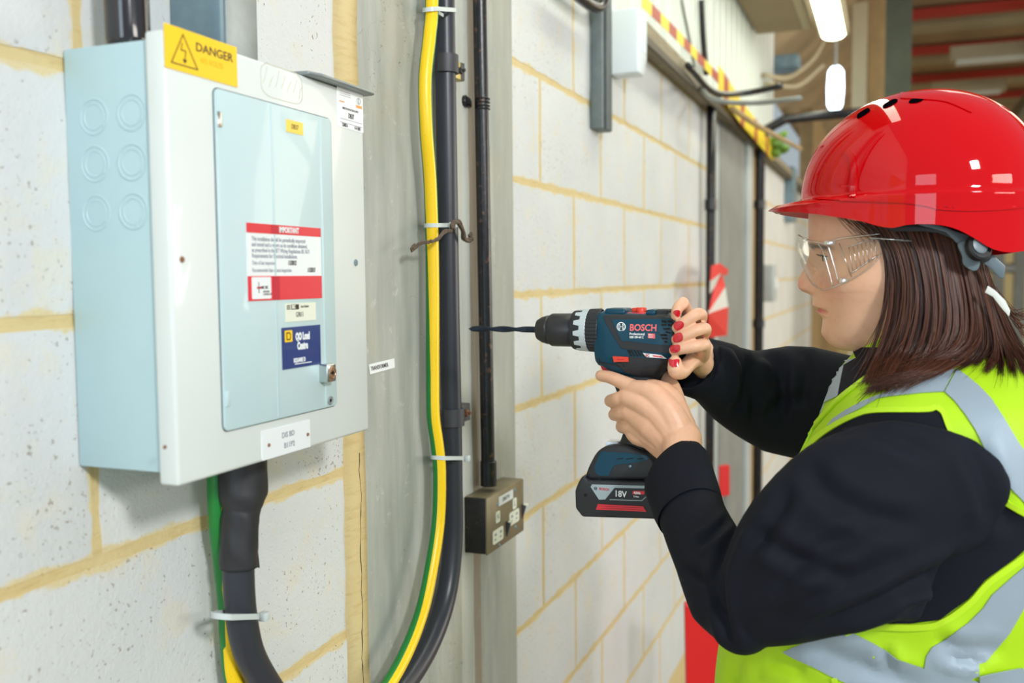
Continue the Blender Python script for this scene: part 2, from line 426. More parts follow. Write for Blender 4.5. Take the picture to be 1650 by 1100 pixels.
# concrete column with mortar fillets
bm = NB(); box(bm, (-.2, CY0+.03, .2), (.004, CY1, 3.4), .003)
bm2 = obj('trim_1', bm, M_conc); tag(bm2, kind='structure')
bm = NB(); pts = []
for i in range(41):
    z = .5+i*.06; pts.append((z, CY0-.006-random.uniform(0, .010), CY0+.034+random.uniform(-.002, .003)))
va = [bm.verts.new((.0012, y, z)) for z, y, _ in pts]; vb = [bm.verts.new((.0062, y, z)) for z, _, y in pts]
vm = [bm.verts.new((.0065, (a_+b_)/2, z)) for z, a_, b_ in pts]
vc = [bm.verts.new((-.05, y, z)) for z, y, _ in pts]; vd = [bm.verts.new((-.05, y, z)) for z, _, y in pts]
for i in range(40):
    for A, B in ((va, vm), (vm, vb), (vc, va), (vb, vd)): bm.faces.new((A[i], A[i+1], B[i+1], B[i]))
fil = tag(obj('trim_2', bm, M_mortar, smooth=True), kind='structure')
# crack running down the fillet
path = []; y = 1.14
for i in range(70):
    z = 1.26-i*.012; y += random.uniform(-.0022, .0022); y = min(max(y, 1.133), 1.150); path.append(Vector((.0062, y, z)))
bm = NB(); tube(bm, path, [random.uniform(.0005, .0012) for _ in path], 6); obj('crack', bm, M_dark, fil)

# cobweb wisps / spots on the column: thin cracks drawn as real slivers
# ================================================================== DISTRIBUTION BOX
XB = .108; XC = .1155; XD = XC+.0022
YL, YR = .655, onx(590, 420, XC).y
def zc(py, px, x): return onx(px, py, x).z
zt = onx(255, 42, XC).z; zb = onx(270, 790, XC).z
zbt = zt-.006; zbb = zb+.010
panel = thing('distribution_board', 'pale blue and white steel electrical distribution board with yellow danger label on block wall', 'fuse box', (0, (YL+YR)/2, zb))
bm = NB(); box(bm, (.0, YL+.004, zbb), (XB, YR-.004, zbt), .002); obj('enclosure', bm, M_side, panel, angle=40)
bm = NB(); box(bm, (XB-.014, YL, zb), (XC, YR, zt), .0035, 3); cov = obj('cover', bm, M_cover, panel, angle=40)
# knockouts: rings on the left side
for (px, py) in ((151, 188), (212, 181), (153, 264), (213, 261), (155, 343), (215, 340)):
    p = ony(px, py, YL+.004); kn = None
    bm = NB()
    for r0, h in ((.0150, .0009), (.0108, .0007)):
        rr = [(r0+.0013, 0), (r0+.0009, h), (r0-.0004, h), (r0-.0009, 0)]; seg = 36
        ring = [[bm.verts.new((p.x+r*math.cos(2*PI*k/seg), YL+.0042-hh, p.z+r*math.sin(2*PI*k/seg))) for k in range(seg)] for r, hh in rr]
        for A, B in zip(ring, ring[1:]):
            for k in range(seg): bm.faces.new((A[k], A[(k+1) % seg], B[(k+1) % seg], B[k]))
    a = random.choice((-.6, -1.57, -1.3)); box(bm, (p.x+.0125*math.cos(a)-.001, YL+.0034, p.z+.0125*math.sin(a)-.0022), (p.x+.0125*math.cos(a)+.001, YL+.0045, p.z+.0125*math.sin(a)+.0022))
    obj('knockout', bm, M_side, panel, angle=50)
# door
dl = onx(351, 420, XC).y; dr = onx(536, 420, XC).y
dzt = (onx(351, 146, XC).z+onx(530, 190, XC).z)/2; dzb = (onx(365, 692, XC).z+onx(536, 655, XC).z)/2
cy, cz = (dl+dr)/2, (dzt+dzb)/2
bm = NB(); prism(bm, [(XC-.0002, y, z) for y, z in rrect(cy, cz, dr-dl+.0022, dzt-dzb+.0022, .007)], (.0006, 0, 0)); obj('door_seam', bm, M_seam, panel)
bm = NB(); prism(bm, [(XC, y, z) for y, z in rrect(cy, cz, dr-dl, dzt-dzb, .006)], (.0022, 0, 0), .0007); door = obj('door', bm, M_door, panel, angle=40)
for px in (443, 521):      # pressed vertical ridges
    y = onx(px, 420, XD).y; bm = NB(); prism(bm, [(XD, y-.0016, dzb+.002), (XD, y+.0016, dzb+.002), (XD, y+.0016, dzt-.002), (XD, y-.0016, dzt-.002)], (.0006, 0, 0), .0005, 2, True); obj('pressed_ridge', bm, M_door, door, angle=60)
for px, py in ((353, 192), (366, 643)):
    p = onx(px, py, XD); bm = NB(); box(bm, (XD-.001, p.y-.003, p.z-.007), (XD+.0012, p.y+.003, p.z+.007), .0006); obj('hinge', bm, M_chrome if py < 300 else M_door, door, angle=40)
p = onx(521, 600, XD); lockb = NB(); box(lockb, (XD-.001, p.y-.0082, p.z-.0098), (XD+.011, p.y+.0082, p.z+.0098), .0016, 3); lock = obj('lock', lockb, M_chrome, door, angle=40)
bm = NB(); lathe(bm, [(0, .0072), (.0012, .0070), (.0014, .0055), (.0010, .0052)], (XD+.0108, p.y, p.z), (1, 0, 0), 28)
obj('lock_barrel', bm, M_brass, panel, angle=40)
bm = NB(); box(bm, (XD+.0115, p.y-.0035, p.z-.0008), (XD+.0124, p.y+.0020, p.z+.0008)); box(bm, (XD+.0115, p.y-.0008, p.z-.0022), (XD+.0124, p.y+.0008, p.z+.0022)); obj('keyhole', bm, M_dark, panel)
p = onx(532, 645, XD); bm = NB(); lathe(bm, [(0, .0052), (.0012, .0048), (.0014, .0038), (.0007, .0034)], (XD, p.y, p.z), (1, 0, 0), 24); obj('rivet', bm, M_galvs, panel, angle=40)
bm = NB(); lathe(bm, [(0, .0020), (.0002, .0018)], (XD+.0008, p.y, p.z), (1, 0, 0), 14); obj('rivet_hole', bm, M_dark, panel)
for (px, py, r) in ((293, 418, .0028), (573, 423, .0040), (265, 720, .0018)):
    p = onx(px, py, XC); bm = NB(); lathe(bm, [(0, r), (.0010, r*.9), (.0012, r*.5), (.0009, r*.45)], (XC, p.y, p.z), (1, 0, 0), 18); obj('screw', bm, M_rust if px < 300 else M_galv, panel, angle=40)
def plate(name, quad, x, m, th=.0004, parent=panel, r=0):
    """quad: four image corners TL,TR,BR,BL lying on the plane x -> an upright rectangle there"""
    P = [onx(a, b, x) for a, b in quad]; y0 = (P[0].y+P[3].y)/2; y1 = (P[1].y+P[2].y)/2; z1 = (P[0].z+P[1].z)/2; z0 = (P[2].z+P[3].z)/2
    bm = NB()
    prism(bm, [(x, y, z) for y, z in rrect((y0+y1)/2, (z0+z1)/2, y1-y0, z1-z0, max(r, .0004), 3)], (th, 0, 0))
    return obj(name, bm, m, parent), y0, y1, z0, z1
YD = (0, 1, 0); ZD = (0, 0, 1)
def lab(s, y, z, size, x, m, align='LEFT', bold=0, sx=1, shear=0, name='lettering', parent=panel):
    return text(name, s, size, (x, y, z), YD, ZD, m, parent, align, bold, .0001, sx, shear)
# danger label
o, y0, y1, z0, z1 = plate('danger_label', [(263, 36), (381, 77), (381, 140), (266, 109)], XC, M_yel, .0008); W = y1-y0; H = z1-z0
x = XC+.0009
lab('DANGER', y0+W*.40, z0+H*.68, H*.29, x, M_ink, bold=.00012, sx=1.0*(W*.55)/(H*.29*4.15), parent=panel)
lab('415 VOLTS', y0+W*.46, z0+H*.40, H*.2, x, M_inkfade, sx=.9)
def linebm(bm, pts, wd, x, closed=False, th=.0002):
    n = len(pts)
    for i in range(n if closed else n-1):
        a = Vector(pts[i]); b = Vector(pts[(i+1) % n]); d = (b-a).normalized(); q = Vector((-d.y, d.x))*wd/2; a = a-d*wd/2; b = b+d*wd/2
        prism(bm, [(x, *(a+q)), (x, *(a-q)), (x, *(b-q)), (x, *(b+q))], (th, 0, 0))
bm = NB(); linebm(bm, [(y0+W*.075, z0+H*.15), (y0+W*.235, z0+H*.87), (y0+W*.42, z0+H*.15)], .0010, x, True); obj('warning_triangle', bm, M_ink, panel)
bm = NB(); linebm(bm, [(y0+W*.22, z0+H*.66), (y0+W*.205, z0+H*.5), (y0+W*.265, z0+H*.5), (y0+W*.25, z0+H*.27)], .0009, x)
prism(bm, [(x, y0+W*.22, z0+H*.30), (x, y0+W*.28, z0+H*.30), (x, y0+W*.25, z0+H*.2)], (.0002, 0, 0)); obj('lightning_bolt', bm, M_ink, panel)
# glue mark
bm = NB(); rng = random.Random(3)
ya, yb = onx(420, 125, XC).y, onx(487, 140, XC).y; za, zb_ = onx(450, 160, XC).z, onx(450, 108, XC).z
pl = [(ya+(yb-ya)*(.5+.5*math.copysign(abs(math.cos(t))**.4, math.cos(t)))+rng.uniform(-.0006, .0006), za+(zb_-za)*(.5+.5*math.copysign(abs(math.sin(t))**.5, math.sin(t)))+rng.uniform(-.0006, .0006)) for t in [2*PI*k/26 for k in range(26)]]
linebm(bm, pl, .0006, XC, True, .0002)
for k in range(7):
    t = k/7; linebm(bm, [(ya+(yb-ya)*(t+.05), za+(zb_-za)*rng.uniform(.1, .4)), (ya+(yb-ya)*(t+.09), za+(zb_-za)*.5), (ya+(yb-ya)*(t+.15), za+(zb_-za)*rng.uniform(.6, .9))], .0005, XC)
obj('glue_mark', bm, mat('old_glue', (206, 202, 178), .5), panel)
# inspection label, top right
o, y0, y1, z0, z1 = plate('inspection_label', [(542, 139), (583, 150), (586, 213), (544, 205)], XC, M_white); W = y1-y0; H = z1-z0; x = XC+.0005
lab('DB37', y0+W*.52, z0+H*.33, H*.17, x, M_ink, 'CENTER', .0002, .7)
lab('INSPECTED FOR ELECTRICAL SAFETY', y0+W*.5, z0+H*.49, H*.075, x, M_ink, 'CENTER', 0, .62)
for f0, f1, zz, tk in ((.1, .95, .22, .0004), (.1, .95, .13, .0004), (.1, .5, .9, .0003), (.1, .5, .85, .0003), (.1, .5, .8, .0003)):
    bm = NB(); linebm(bm, [(y0+W*f0, z0+H*zz), (y0+W*f1, z0+H*zz)], tk, x); obj('printed_line', bm, M_inkgrey, panel)
lab('7.UNIT-8', y0+W*.27, z0+H*.07, H*.11, x, M_ink, 'CENTER', .0002, .6); lab('11-11 2012', y0+W*.76, z0+H*.07, H*.11, x, M_ink, 'CENTER', .0002, .6)
M_or = mat('orange_print', (240, 160, 80), .5)
for f0, f1, q0, q1 in ((.08, .26, .63, .66), (.72, .95, .6, .67)):
    bm = NB(); box(bm, (x, y0+W*f0, z0+H*q0), (x+.0001, y0+W*f1, z0+H*q1)); obj('orange_mark', bm, M_or, panel)
bm = NB(); linebm(bm, [(y0+W*(.83+.07*math.cos(t)), z0+H*(.78+.075*math.sin(t))) for t in [k*PI/6 for k in range(12)]], .0005, x, True); linebm(bm, [(y0+W*.83, z0+H*.72), (y0+W*.83, z0+H*.84)], .0006, x); obj('round_emblem', bm, M_inkgrey, panel)
# small yellow label on door
o, y0, y1, z0, z1 = plate('yellow_number_label', [(461, 192), (488, 198), (488, 217), (461, 213)], XD, M_yel2)
lab('DB37', (y0+y1)/2, (z0+z1)/2, (z1-z0)*.55, XD+.0005, M_ink, 'CENTER', 0, .8)
# important notice
o, y0, y1, z0, z1 = plate('inspection_notice', [(396, 359), (516, 367), (518, 481), (399, 484)], XD, M_white, .0004); W = y1-y0; H = z1-z0; x = XD+.0004
bm = NB(); box(bm, (x, y0, z1-H*.125), (x+.0003, y1, z1)); obj('red_band', bm, M_redl, panel)
bm = NB(); box(bm, (x, y0, z0), (x+.0003, y1, z0+H*.32)); obj('red_band', bm, M_redl, panel)
for za, zb_ in ((z1-H*.125, z1), (z0, z0+H*.32)):
    bm = NB(); box(bm, (x+.0003, y0+W*.31, za), (x+.0005, y0+W*.40, zb_)); obj('red_band', bm, M_redd, panel)
lab('IMPORTANT', y0+W*.41, z1-H*.065, H*.105, x+.0005, M_white, bold=.0003, sx=.78)
T = ['This installation should be periodically inspected', 'and tested and a report on its condition obtained,', 'as prescribed in the IET Wiring Regulations BS 7671', 'Requirements for Electrical Installations.']
for k, s in enumerate(T): lab(s, y0+W*.06, z1-H*(.20+.073*k), H*.078, x+.0001, M_inkgrey, bold=.00004, sx=.80)
lab('Date of last inspection', y0+W*.06, z1-H*.51, H*.075, x+.0001, M_inkgrey, sx=.74); lab('11/2012', y0+W*.52, z1-H*.505, H*.085, x+.0001, M_ink, bold=.00025, sx=.7, shear=.3)
lab('Recommended date of next inspection', y0+W*.06, z1-H*.605, H*.075, x+.0001, M_inkgrey, sx=.74); lab('11/2013', y0+W*.79, z1-H*.60, H*.085, x+.0001, M_ink, bold=.00025, sx=.7, shear=.3)
bm = NB(); prism(bm, [(x+.0003, y, z) for y, z in rrect(y0+W*.165, z0+H*.165, W*.24, H*.285, .0015)], (.0003, 0, 0)); obj('contractor_badge', bm, M_white, panel)
bm = NB(); box(bm, (x+.0006, y0+W*.105, z0+H*.155), (x+.0007, y0+W*.175, z0+H*.18)); obj('badge_mark', bm, M_redd, panel)
bm = NB(); box(bm, (x+.0006, y0+W*.125, z0+H*.10), (x+.0008, y0+W*.132, z0+H*.24)); obj('badge_mark', bm, M_ink, panel)
lab('NIC EIC', y0+W*.155, z0+H*.17, H*.05, x+.0007, M_ink, bold=.0001, sx=.9); lab('APPROVED', y0+W*.18, z0+H*.115, H*.035, x+.0007, M_ink, sx=.8); lab('CONTRACTOR', y0+W*.18, z0+H*.08, H*.035, x+.0007, M_ink, sx=.8)
# asset label
o, y0, y1, z0, z1 = plate('asset_label', [(459, 490), (508, 486), (509, 515), (460, 519)], XD, M_cream); W = y1-y0; H = z1-z0; x = XD+.0005
bm = NB(); box(bm, (x, y0+W*.18, z0+H*.66), (x+.0001, y0+W*.43, z0+H*.94))
for k in range(3): box(bm, (x, y0+W*.04, z0+H*(.68+.09*k)), (x+.0001, y0+W*.15, z0+H*(.73+.09*k)))
obj('black_mark', bm, M_ink, panel)
lab('SEC', y0+W*.20, z0+H*.80, H*.27, x+.0002, M_cream, bold=.0003, sx=.75); lab('Asset Number', y0+W*.49, z0+H*.80, H*.2, x, M_ink, sx=.68); lab('G9011', y0+W*.33, z0+H*.36, H*.40, x, M_ink, sx=.68)
# blue maker label
o, y0, y1, z0, z1 = plate('blue_maker_label', [(453, 528), (515, 523), (517, 588), (455, 594)], XD, M_navy, .0005); W = y1-y0; H = z1-z0; x = XD+.0006
bm = NB(); prism(bm, [(x, y, z) for y, z in rrect(y0+W*.16, z0+H*.79, W*.19, H*.28, .0012)], (.0002, 0, 0)); obj('yellow_square', bm, M_yel, panel)
bm = NB(); linebm(bm, [(y0+W*.115, z0+H*.71), (y0+W*.115, z0+H*.87), (y0+W*.185, z0+H*.87), (y0+W*.205, z0+H*.83), (y0+W*.205, z0+H*.75), (y0+W*.185, z0+H*.71)], .0011, x+.0002, True); obj('letter_d_outline', bm, M_ink, panel)
lab('QO Load', y0+W*.34, z0+H*.75, H*.235, x, M_white, bold=.0007, sx=.66); lab('Centre', y0+W*.38, z0+H*.52, H*.235, x, M_white, bold=.0007, sx=.66)
lab('SQUARE D', y0+W*.28, z0+H*.18, H*.14, x, M_white, bold=.0003, sx=.74)
bm = NB(); box(bm, (x, y0+W*.3, z0+H*.085), (x+.0001, y0+W*.74, z0+H*.105)); obj('underline', bm, M_white, panel)
# name plate
o, y0, y1, z0, z1 = plate('name_plate', [(421, 693), (498, 678), (499, 721), (422, 740)], XC, M_white, .0012); W = y1-y0; H = z1-z0; x = XC+.0013
lab('DIS BD', y0+W*.52, z0+H*.68, H*.27, x, M_inkgrey, 'CENTER', .0001, .95); lab('B11P2', y0+W*.54, z0+H*.3, H*.27, x, M_inkgrey, 'CENTER', .0001, .95)
for q in (.12, .95):
    bm = NB(); lathe(bm, [(0, .0020), (.0009, .0017), (.0011, .0006)], (XC+.0012, y0+W*(q if q < .5 else .94), z0+H*.48), (1, 0, 0), 14); obj('screw', bm, M_rust, panel, angle=40)
# lip bracket on top right
ya = onx(478, 106, XC).y; yb = onx(592, 140, XC).y
bm = NB(); prism(bm, [(XC+.006, ya+.012, zt), (XC+.012, ya+.03, zt), (XC+.012, yb-.004, zt), (XC+.006, yb, zt), (.06, yb, zt), (.06, ya, zt)], (0, 0, .0042), .0018, 3); obj('top_bracket', bm, M_galvs, panel, angle=40)

# ================================================================== TRUNKING ABOVE THE BOX + OTHER CABLE
ty0 = onx(265, 40, .07).y; ty1 = onx(415, 40, .01).y
p = onx(355, 40, .062); ty0 = p.y; ty1 = onx(415, 40, .062).y
bm = NB(); box(bm, (.0, ty0, zt-.004), (.062, ty1, 2.9), .0015)
tr = thing('steel_trunking', 'galvanised rectangular steel trunking rising from the top of the distribution board', 'trunking', (0, ty0, zt))
obj('trunk_body', bm, M_galv, tr, angle=40)
bm = NB(); box(bm, (.060, ty0+.006, zt), (.064, ty1-.004, 2.9), .0008); obj('trunk_lid', bm, M_galvs, tr, angle=40)
p = onx(205, 30, .04); bm = NB(); a = onx(203, 60, .045)
tube(bm, catmull([(a.x, a.y+.004, zbt-.01), (a.x, a.y+.004, zbt+.01), (a.x, a.y+.002, 1.75), (a.x, a.y, 2.1), (a.x, a.y, 2.9)], 6), [.0215, .0222, .0215, .0205, .0198]+[.0195]*20, 24)
tag(obj('black_cable', bm, mat('shrunk_black_sleeve', (38, 36, 40), .14, var=.2, coat=.5), smooth=True), 'thick glossy black sleeved cable entering the top of the distribution board', 'cable')

# ================================================================== SUPPLY CABLE: out of the box, a loop below, up the column
def tpath(lst, n=8): return catmull([onx(a, b, c) for a, b, c in lst], n)
cab = tpath([(388, 745, .052), (388, 820, .050), (384, 900, .048), (390, 1000, .048), (412, 1075, .046), (470, 1150, .044), (545, 1172, .040), (622, 1135, .032), (680, 1060, .027), (715, 975, .025), (729, 880, .025), (729, 760, .025), (727, 640, .025), (724, 500, .025), (722, 380, .025), (719, 200, .025), (716, 0, .025), (713, -260, .025), (711, -520, .025)], 10)
bm = NB(); tube(bm, cab, .0165, 28)
supply = thing('supply_cable', 'thick black armoured cable looping from under the board and up the concrete column', 'cable', cab[0])
obj('sheath', bm, M_cable, supply, smooth=True)
bm = NB(); q = tpath([(391, 735, .052), (391, 790, .052), (389, 815, .051), (387, 835, .050), (385, 880, .049), (385, 912, .048)], 6)
n = len(q); tube(bm, q, [(.0255 if i < 7 else .0255-.0055*min(1, (i-7)/6)) if i < 20 else .0196 for i in range(n)], 28, fn=lambda i, a: 1+.02*math.sin(3*a+i*.7)+.012*math.sin(7*a+i))
obj('shrink_sleeve', bm, M_cabled, supply, smooth=True)
bm = NB(); c0 = onx(409, 905, .055); prism(bm, [c0+Vector((0, -.012, .006)), c0+Vector((0, .004, .010)), c0+Vector((0, .006, -.008)), c0+Vector((0, -.006, -.003))], (.003, 0, 0)); obj('sleeve_tatter', bm, M_cabled, supply)
ear = tpath([(348, 750, .028), (350, 800, .028), (352, 850, .026), (359, 905, .022), (367, 980, .022), (370, 1040, .022), (382, 1110, .022), (440, 1215, .022), (540, 1225, .03), (608, 1130, .046), (650, 1060, .047), (678, 990, .043), (694, 920, .040), (706, 840, .039), (708, 760, .039), (704, 715, .037), (698, 670, .034), (697, 600, .033), (697, 480, .033), (696, 380, .034), (693, 290, .036), (687, 210, .038), (685, 130, .038), (692, 60, .040), (696, 0, .038), (697, -200, .034), (697, -480, .034)], 10)
bm = NB()
Tt, Nn = frames(ear, Vector((1, 0, 0)))
def earthtube():
    seg = 20; rings = []; n = len(ear)
    for i, p in enumerate(ear):
        t = Tt[i]; v = (CAM-p).normalized(); v = Vector((.9, -.44, 0)); N = (v-t*v.dot(t)).normalized(); B = t.cross(N)
        # the yellow stripe wanders slowly about the cable
        k0 = i/10
        tw = (-.35 if k0 < 4 else 0.12) if k0 < 21 else .12
        if k0 > 17: tw = .12 - .75*min(1, (k0-17)/2.5)
        if k0 < 5.0: tw = -1.0+.75*max(0, min(1, (k0-2.5)))
        rings.append([bm.verts.new(p+(N*math.cos(2*PI*j/seg+PI+tw)+B*math.sin(2*PI*j/seg+PI+tw))*.0103) for j in range(seg)])
    uv = bm.loops.layers.uv.verify()
    for i in range(n-1):
        for j in range(seg):
            f = bm.faces.new((rings[i][j], rings[i][(j+1) % seg], rings[i+1][(j+1) % seg], rings[i+1][j]))
            for lp, (u_, v_) in zip(f.loops, ((i, j), (i, j+1), (i+1, j+1), (i+1, j))): lp[uv].uv = (u_/n, v_/seg)
    bm.faces.new(rings[0]); bm.faces.new(rings[-1])
earthtube(); eo = obj('earth_cable', bm, M_earth, smooth=True); eo.data.uv_layers[0].name = 'UVMap'
tag(eo, 'green and yellow striped earth cable running beside the thick black cable', 'cable')
# conduit
cond = thing('conduit_pipe', 'slim black steel conduit running down the column into the brass socket box', 'conduit', onx(785, 775, .024))
cp = [onx(773+(787-773)*(py/790), py, .024) for py in (-500, -200, 0, 200, 400, 600, 780)]
bm = NB(); tube(bm, catmull(cp, 3), .0122, 24); obj('pipe', bm, M_black, cond, smooth=True)
bm = NB(); tube(bm, [onx(787, 742, .024), onx(787, 743, .024), onx(787.3, 782, .024)], [.0132, .0146, .0146], 24); obj('coupler', bm, M_black, cond, angle=40)
# saddle on the conduit
c = onx(776, 166, .024); bm = NB()
for dz in (-.010, -.005, .001, .007): 
    bm2 = [Vector((c.x+.0132*math.cos(t), c.y+.0132*math.sin(t), c.z+dz)) for t in [(-1.9+3.8*k/14) for k in range(15)]]; tube(bm, bm2, .0018, 8)
obj('saddle', bm, M_black, cond, smooth=True)
bm = NB(); lathe(bm, [(0, .010), (.004, .010), (.006, .008)], (.004, c.y-.028, c.z), (1, 0, 0), 20); lathe(bm, [(0, .005), (.004, .0045)], (.010, c.y-.028, c.z), (1, 0, 0), 6); box(bm, (.005, c.y-.03, c.z-.008), (.010, c.y-.008, c.z+.008), .002); obj('saddle_lug', bm, M_black, cond, angle=40)

# cable cleats
def cleat(px, py, lab_, edge, boltm):
    c = onx(px, py, .025); q = min(range(len(cab)-1), key=lambda i: abs(cab[i].z-c.z)+(10 if i < len(cab)//2 else 0)); c = Vector((cab[q].x, cab[q].y, c.z)); t = thing('cable_cleat', lab_, 'cable clamp', c)
    out = []; r = .0178
    A = [(-.02+.0, -.026)] if 0 else None
    bm = NB(); pts = [(.006, -r-.001), ]
    prof = [(c.x+r*math.cos(a), c.y+r*math.sin(a)) for a in [math.radians(-100+200*k/18) for k in range(19)]]
    outer = [(c.x+(r+.0032)*math.cos(a), c.y+(r+.0032)*math.sin(a)) for a in [math.radians(-100+200*k/18) for k in range(19)]]
    poly = outer + [(.014, c.y+r+.0225), (.005, c.y+r+.0225), (.005, c.y+r+.001)] + prof[::-1]
    poly = outer + [(c.x+.004, c.y+r+.047), (c.x-.001, c.y+r+.047), (c.x-.001, c.y+r)] + prof[::-1]
    prism(bm, [(a, b, c.z-.014) for a, b in poly], (0, 0, .028)); obj('clamp_band', bm, M_cleat, t, angle=30)
    bm = NB(); box(bm, (.004, c.y+r+.018, c.z-.0145), (c.x+.002, c.y+r+.050, c.z+.0145), .001); obj('clamp_base', bm, edge, t, angle=40)
    bm = NB(); lathe(bm, [(0, .0062), (.004, .0062), (.0046, .005)], (c.x+.003, c.y+r+.032, c.z), (1, 0, 0), 6); lathe(bm, [(0, .003), (.006, .0028)], (c.x+.006, c.y+r+.032, c.z), (1, 0, 0), 12); obj('bolt', bm, boltm, t, angle=40)
cleat(720, 105, 'upper dark steel cleat with brass edge clamping the thick cable to the column', M_brassc, M_cleat)
cleat(726, 672, 'lower dark steel cleat with rusty bolt clamping the thick cable to the column', M_cleat, M_rust)
# cable ties: band round both cables with a head
def tie(zpy, cpx, cx, epx, ex, label, headpx, flip=1, sag=0, loose=0.0):
    a = onx(epx, zpy, ex); b = onx(cpx, zpy, cx); ra, rb = .0103, .0165
    P = [];
    d = Vector((b.x-a.x, b.y-a.y)); ang = math.atan2(d.y, d.x); L = d.length
    ph = math.acos(max(-1, min(1, (ra-rb)/L)))
    for k in range(13): t_ = ang+ph+(2*PI-2*ph)*k/12; P.append(((a.x+(ra+.0012)*math.cos(t_)), (a.y+(ra+.0012)*math.sin(t_))))
    for k in range(17): t_ = ang-ph+(2*ph)*k/16; P.append(((b.x+(rb+.0012)*math.cos(t_)), (b.y+(rb+.0012)*math.sin(t_))))
    t = thing('cable_tie', label, 'cable tie', (b.x, b.y, b.z)); bm = NB(); n = len(P); w_ = .0031
    c = sum((Vector(p) for p in P), Vector((0, 0)))/n; R = []
    for p in P:
        v = Vector(p); q = v+(v-c).normalized()*.0013; z = b.z+sag*(v.y-b.y)
        R.append([(v.x, v.y, z-w_), (q.x, q.y, z-w_), (q.x, q.y, z+w_), (v.x, v.y, z+w_)])
    R.append(R[0]); loft(bm, [[Vector(x) for x in r] for r in R], False); bmesh.ops.remove_doubles(bm, verts=bm.verts[:], dist=1e-6); obj('band', bm, M_tie, t, angle=40)
    h = onx(headpx, zpy, b.x+.012); zz = b.z+sag*(h.y-b.y)
    bm = NB(); box(bm, (h.x-.003, h.y-.0048, zz-.0048), (h.x+.006, h.y+.0048, zz+.0048), .0012); obj('tie_head', bm, M_tie, t, angle=40)
    if loose:
        bm = NB(); box(bm, (h.x+.001, h.y+.0055, zz-.0026), (h.x+.0024, h.y+.0055+loose, zz+.0026), .0005); obj('tie_tail', bm, M_tie, t)
    return t
tie(18, 716, .025, 694, .039, 'topmost white nylon tie binding the earth cable to the black cable', 697, loose=.028, sag=.24)
t2 = tie(363, 722, .025, 696, .034, 'white nylon tie with frayed brown twine knotted over its head', 728, sag=.05)
tie(737, 729, .025, 707, .038, 'white nylon tie round both cables just below the lower cleat', 751, sag=-.19)
tie(990, 388, .048, 360, .056, 'white nylon tie round the cables hanging below the distribution board', 424, sag=-.34)
# twine
bm = NB(); rng = random.Random(5)
main = tpath([(727, 366, .055), (735, 356, .058), (744, 368, .055), (748, 385, .05), (758, 386, .05), (757, 378, .052)], 6)
for s in range(7):
    off = [Vector((rng.uniform(-.0015, .002), rng.uniform(-.003, .003), rng.uniform(-.003, .003))) for _ in range(3)]
    tube(bm, [p+off[0]*(1-i/len(main))+off[1]*(i/len(main)) for i, p in enumerate(main)], [.0022+.0008*math.sin(i*.9+s) for i in range(len(main))], 7)
l2 = tpath([(728, 370, .056), (716, 372, .056), (704, 384, .056), (692, 388, .052), (678, 390, .045), (667, 399, .038), (662, 401, .038), (668, 393, .038)], 6)
for s in range(4): tube(bm, [p+Vector((rng.uniform(-.0006, .0006), rng.uniform(-.0008, .0008), rng.uniform(-.0008, .0008)))+Vector((0, s*.0008, -s*.0008)) for p in l2], .0015, 7)
for s in range(60):
    p = rng.choice(main+l2); d = Vector((rng.uniform(0, 1), rng.uniform(-1, 1), rng.uniform(-1, 1)))*.005; tube(bm, [p, p+d*.6, p+d+Vector((0, 0, -.001))], .00018, 4)
tag(obj('twine', bm, M_twine, smooth=True), 'frayed brown twine knotted round the cable tie on the column', 'string')
# TRANSFORMER label stuck on the column beside the box
P = [onx(594, 587, .0046), onx(635, 577, .0046), onx(636, 592, .0046), onx(596, 603, .0046)]
bm = NB(); prism(bm, P, (.0004, 0, 0)); tl = thing('transformer_label', 'small white printed strip reading TRANSFORMER stuck on the concrete beside the board', 'label', P[0]); obj('strip', bm, M_white, tl)
text('lettering', 'TRANSFORMER', .0085, (P[0]+P[3])/2+Vector((.0006, .0035, .0001)), (P[1]-P[0]), (P[0]-P[3]), M_ink, tl, bold=.0001, ext=.0001, sx=.86)

# ================================================================== SOCKET BOX
XS = .047; sy0 = onx(785, 850, XS).y; sy1 = onx(844, 820, XS).y
sz1 = (onx(785, 801, XS).z+onx(843, 773, XS).z)/2; sz0 = (onx(786, 892, XS).z+onx(844, 857, XS).z)/2
sb = thing('socket_box', 'metal clad switched outlet box with brass front plate at the foot of the conduit', 'socket', (0, (sy0+sy1)/2, sz0))
bm = NB(); box(bm, (.003, sy0+.001, sz0+.001), (XS-.004, sy1-.001, sz1-.001), .002); obj('back_box', bm, M_sockb, sb, angle=40)
bm = NB(); box(bm, (XS-.004, sy0, sz0), (XS, sy1, sz1), .0015); obj('front_plate', bm, M_sock, sb, angle=40)
bm = NB(); box(bm, (.006, sy0+.004, sz1-.002), (XS-.003, sy1-.003, sz1+.0006), .0004); obj('top_plate', bm, M_sock, sb, angle=40)
def sp(a, b): return sy0+(sy1-sy0)*a, sz1-(sz1-sz0)*b
def splate(name, ca, cb, w_, h_, r, m, th=.0008):
    y, z = sp(ca, cb); bm = NB(); prism(bm, [(XS, yy, zz) for yy, zz in rrect(y, z, w_, h_, r, 3)], (th, 0, 0)); return obj(name, bm, m, sb), y, z
o, y, z = splate('number_label', .49, .17, .068, .0165, .0006, M_white); text('lettering', 'DB37 P1', .0095, (XS+.0009, y, z), YD, ZD, M_ink, sb, 'CENTER', .0001, .0001)
for a, b, s in ((.27, .43, 'N'), (.73, .37, 'L')):
    o, y, z = splate('indicator', a, b, .019, .020, .004, M_cream); text('lettering', s, .014, (XS+.0009, y, z), YD, ZD, M_inkgrey, sb, 'CENTER', .0001, .0001)
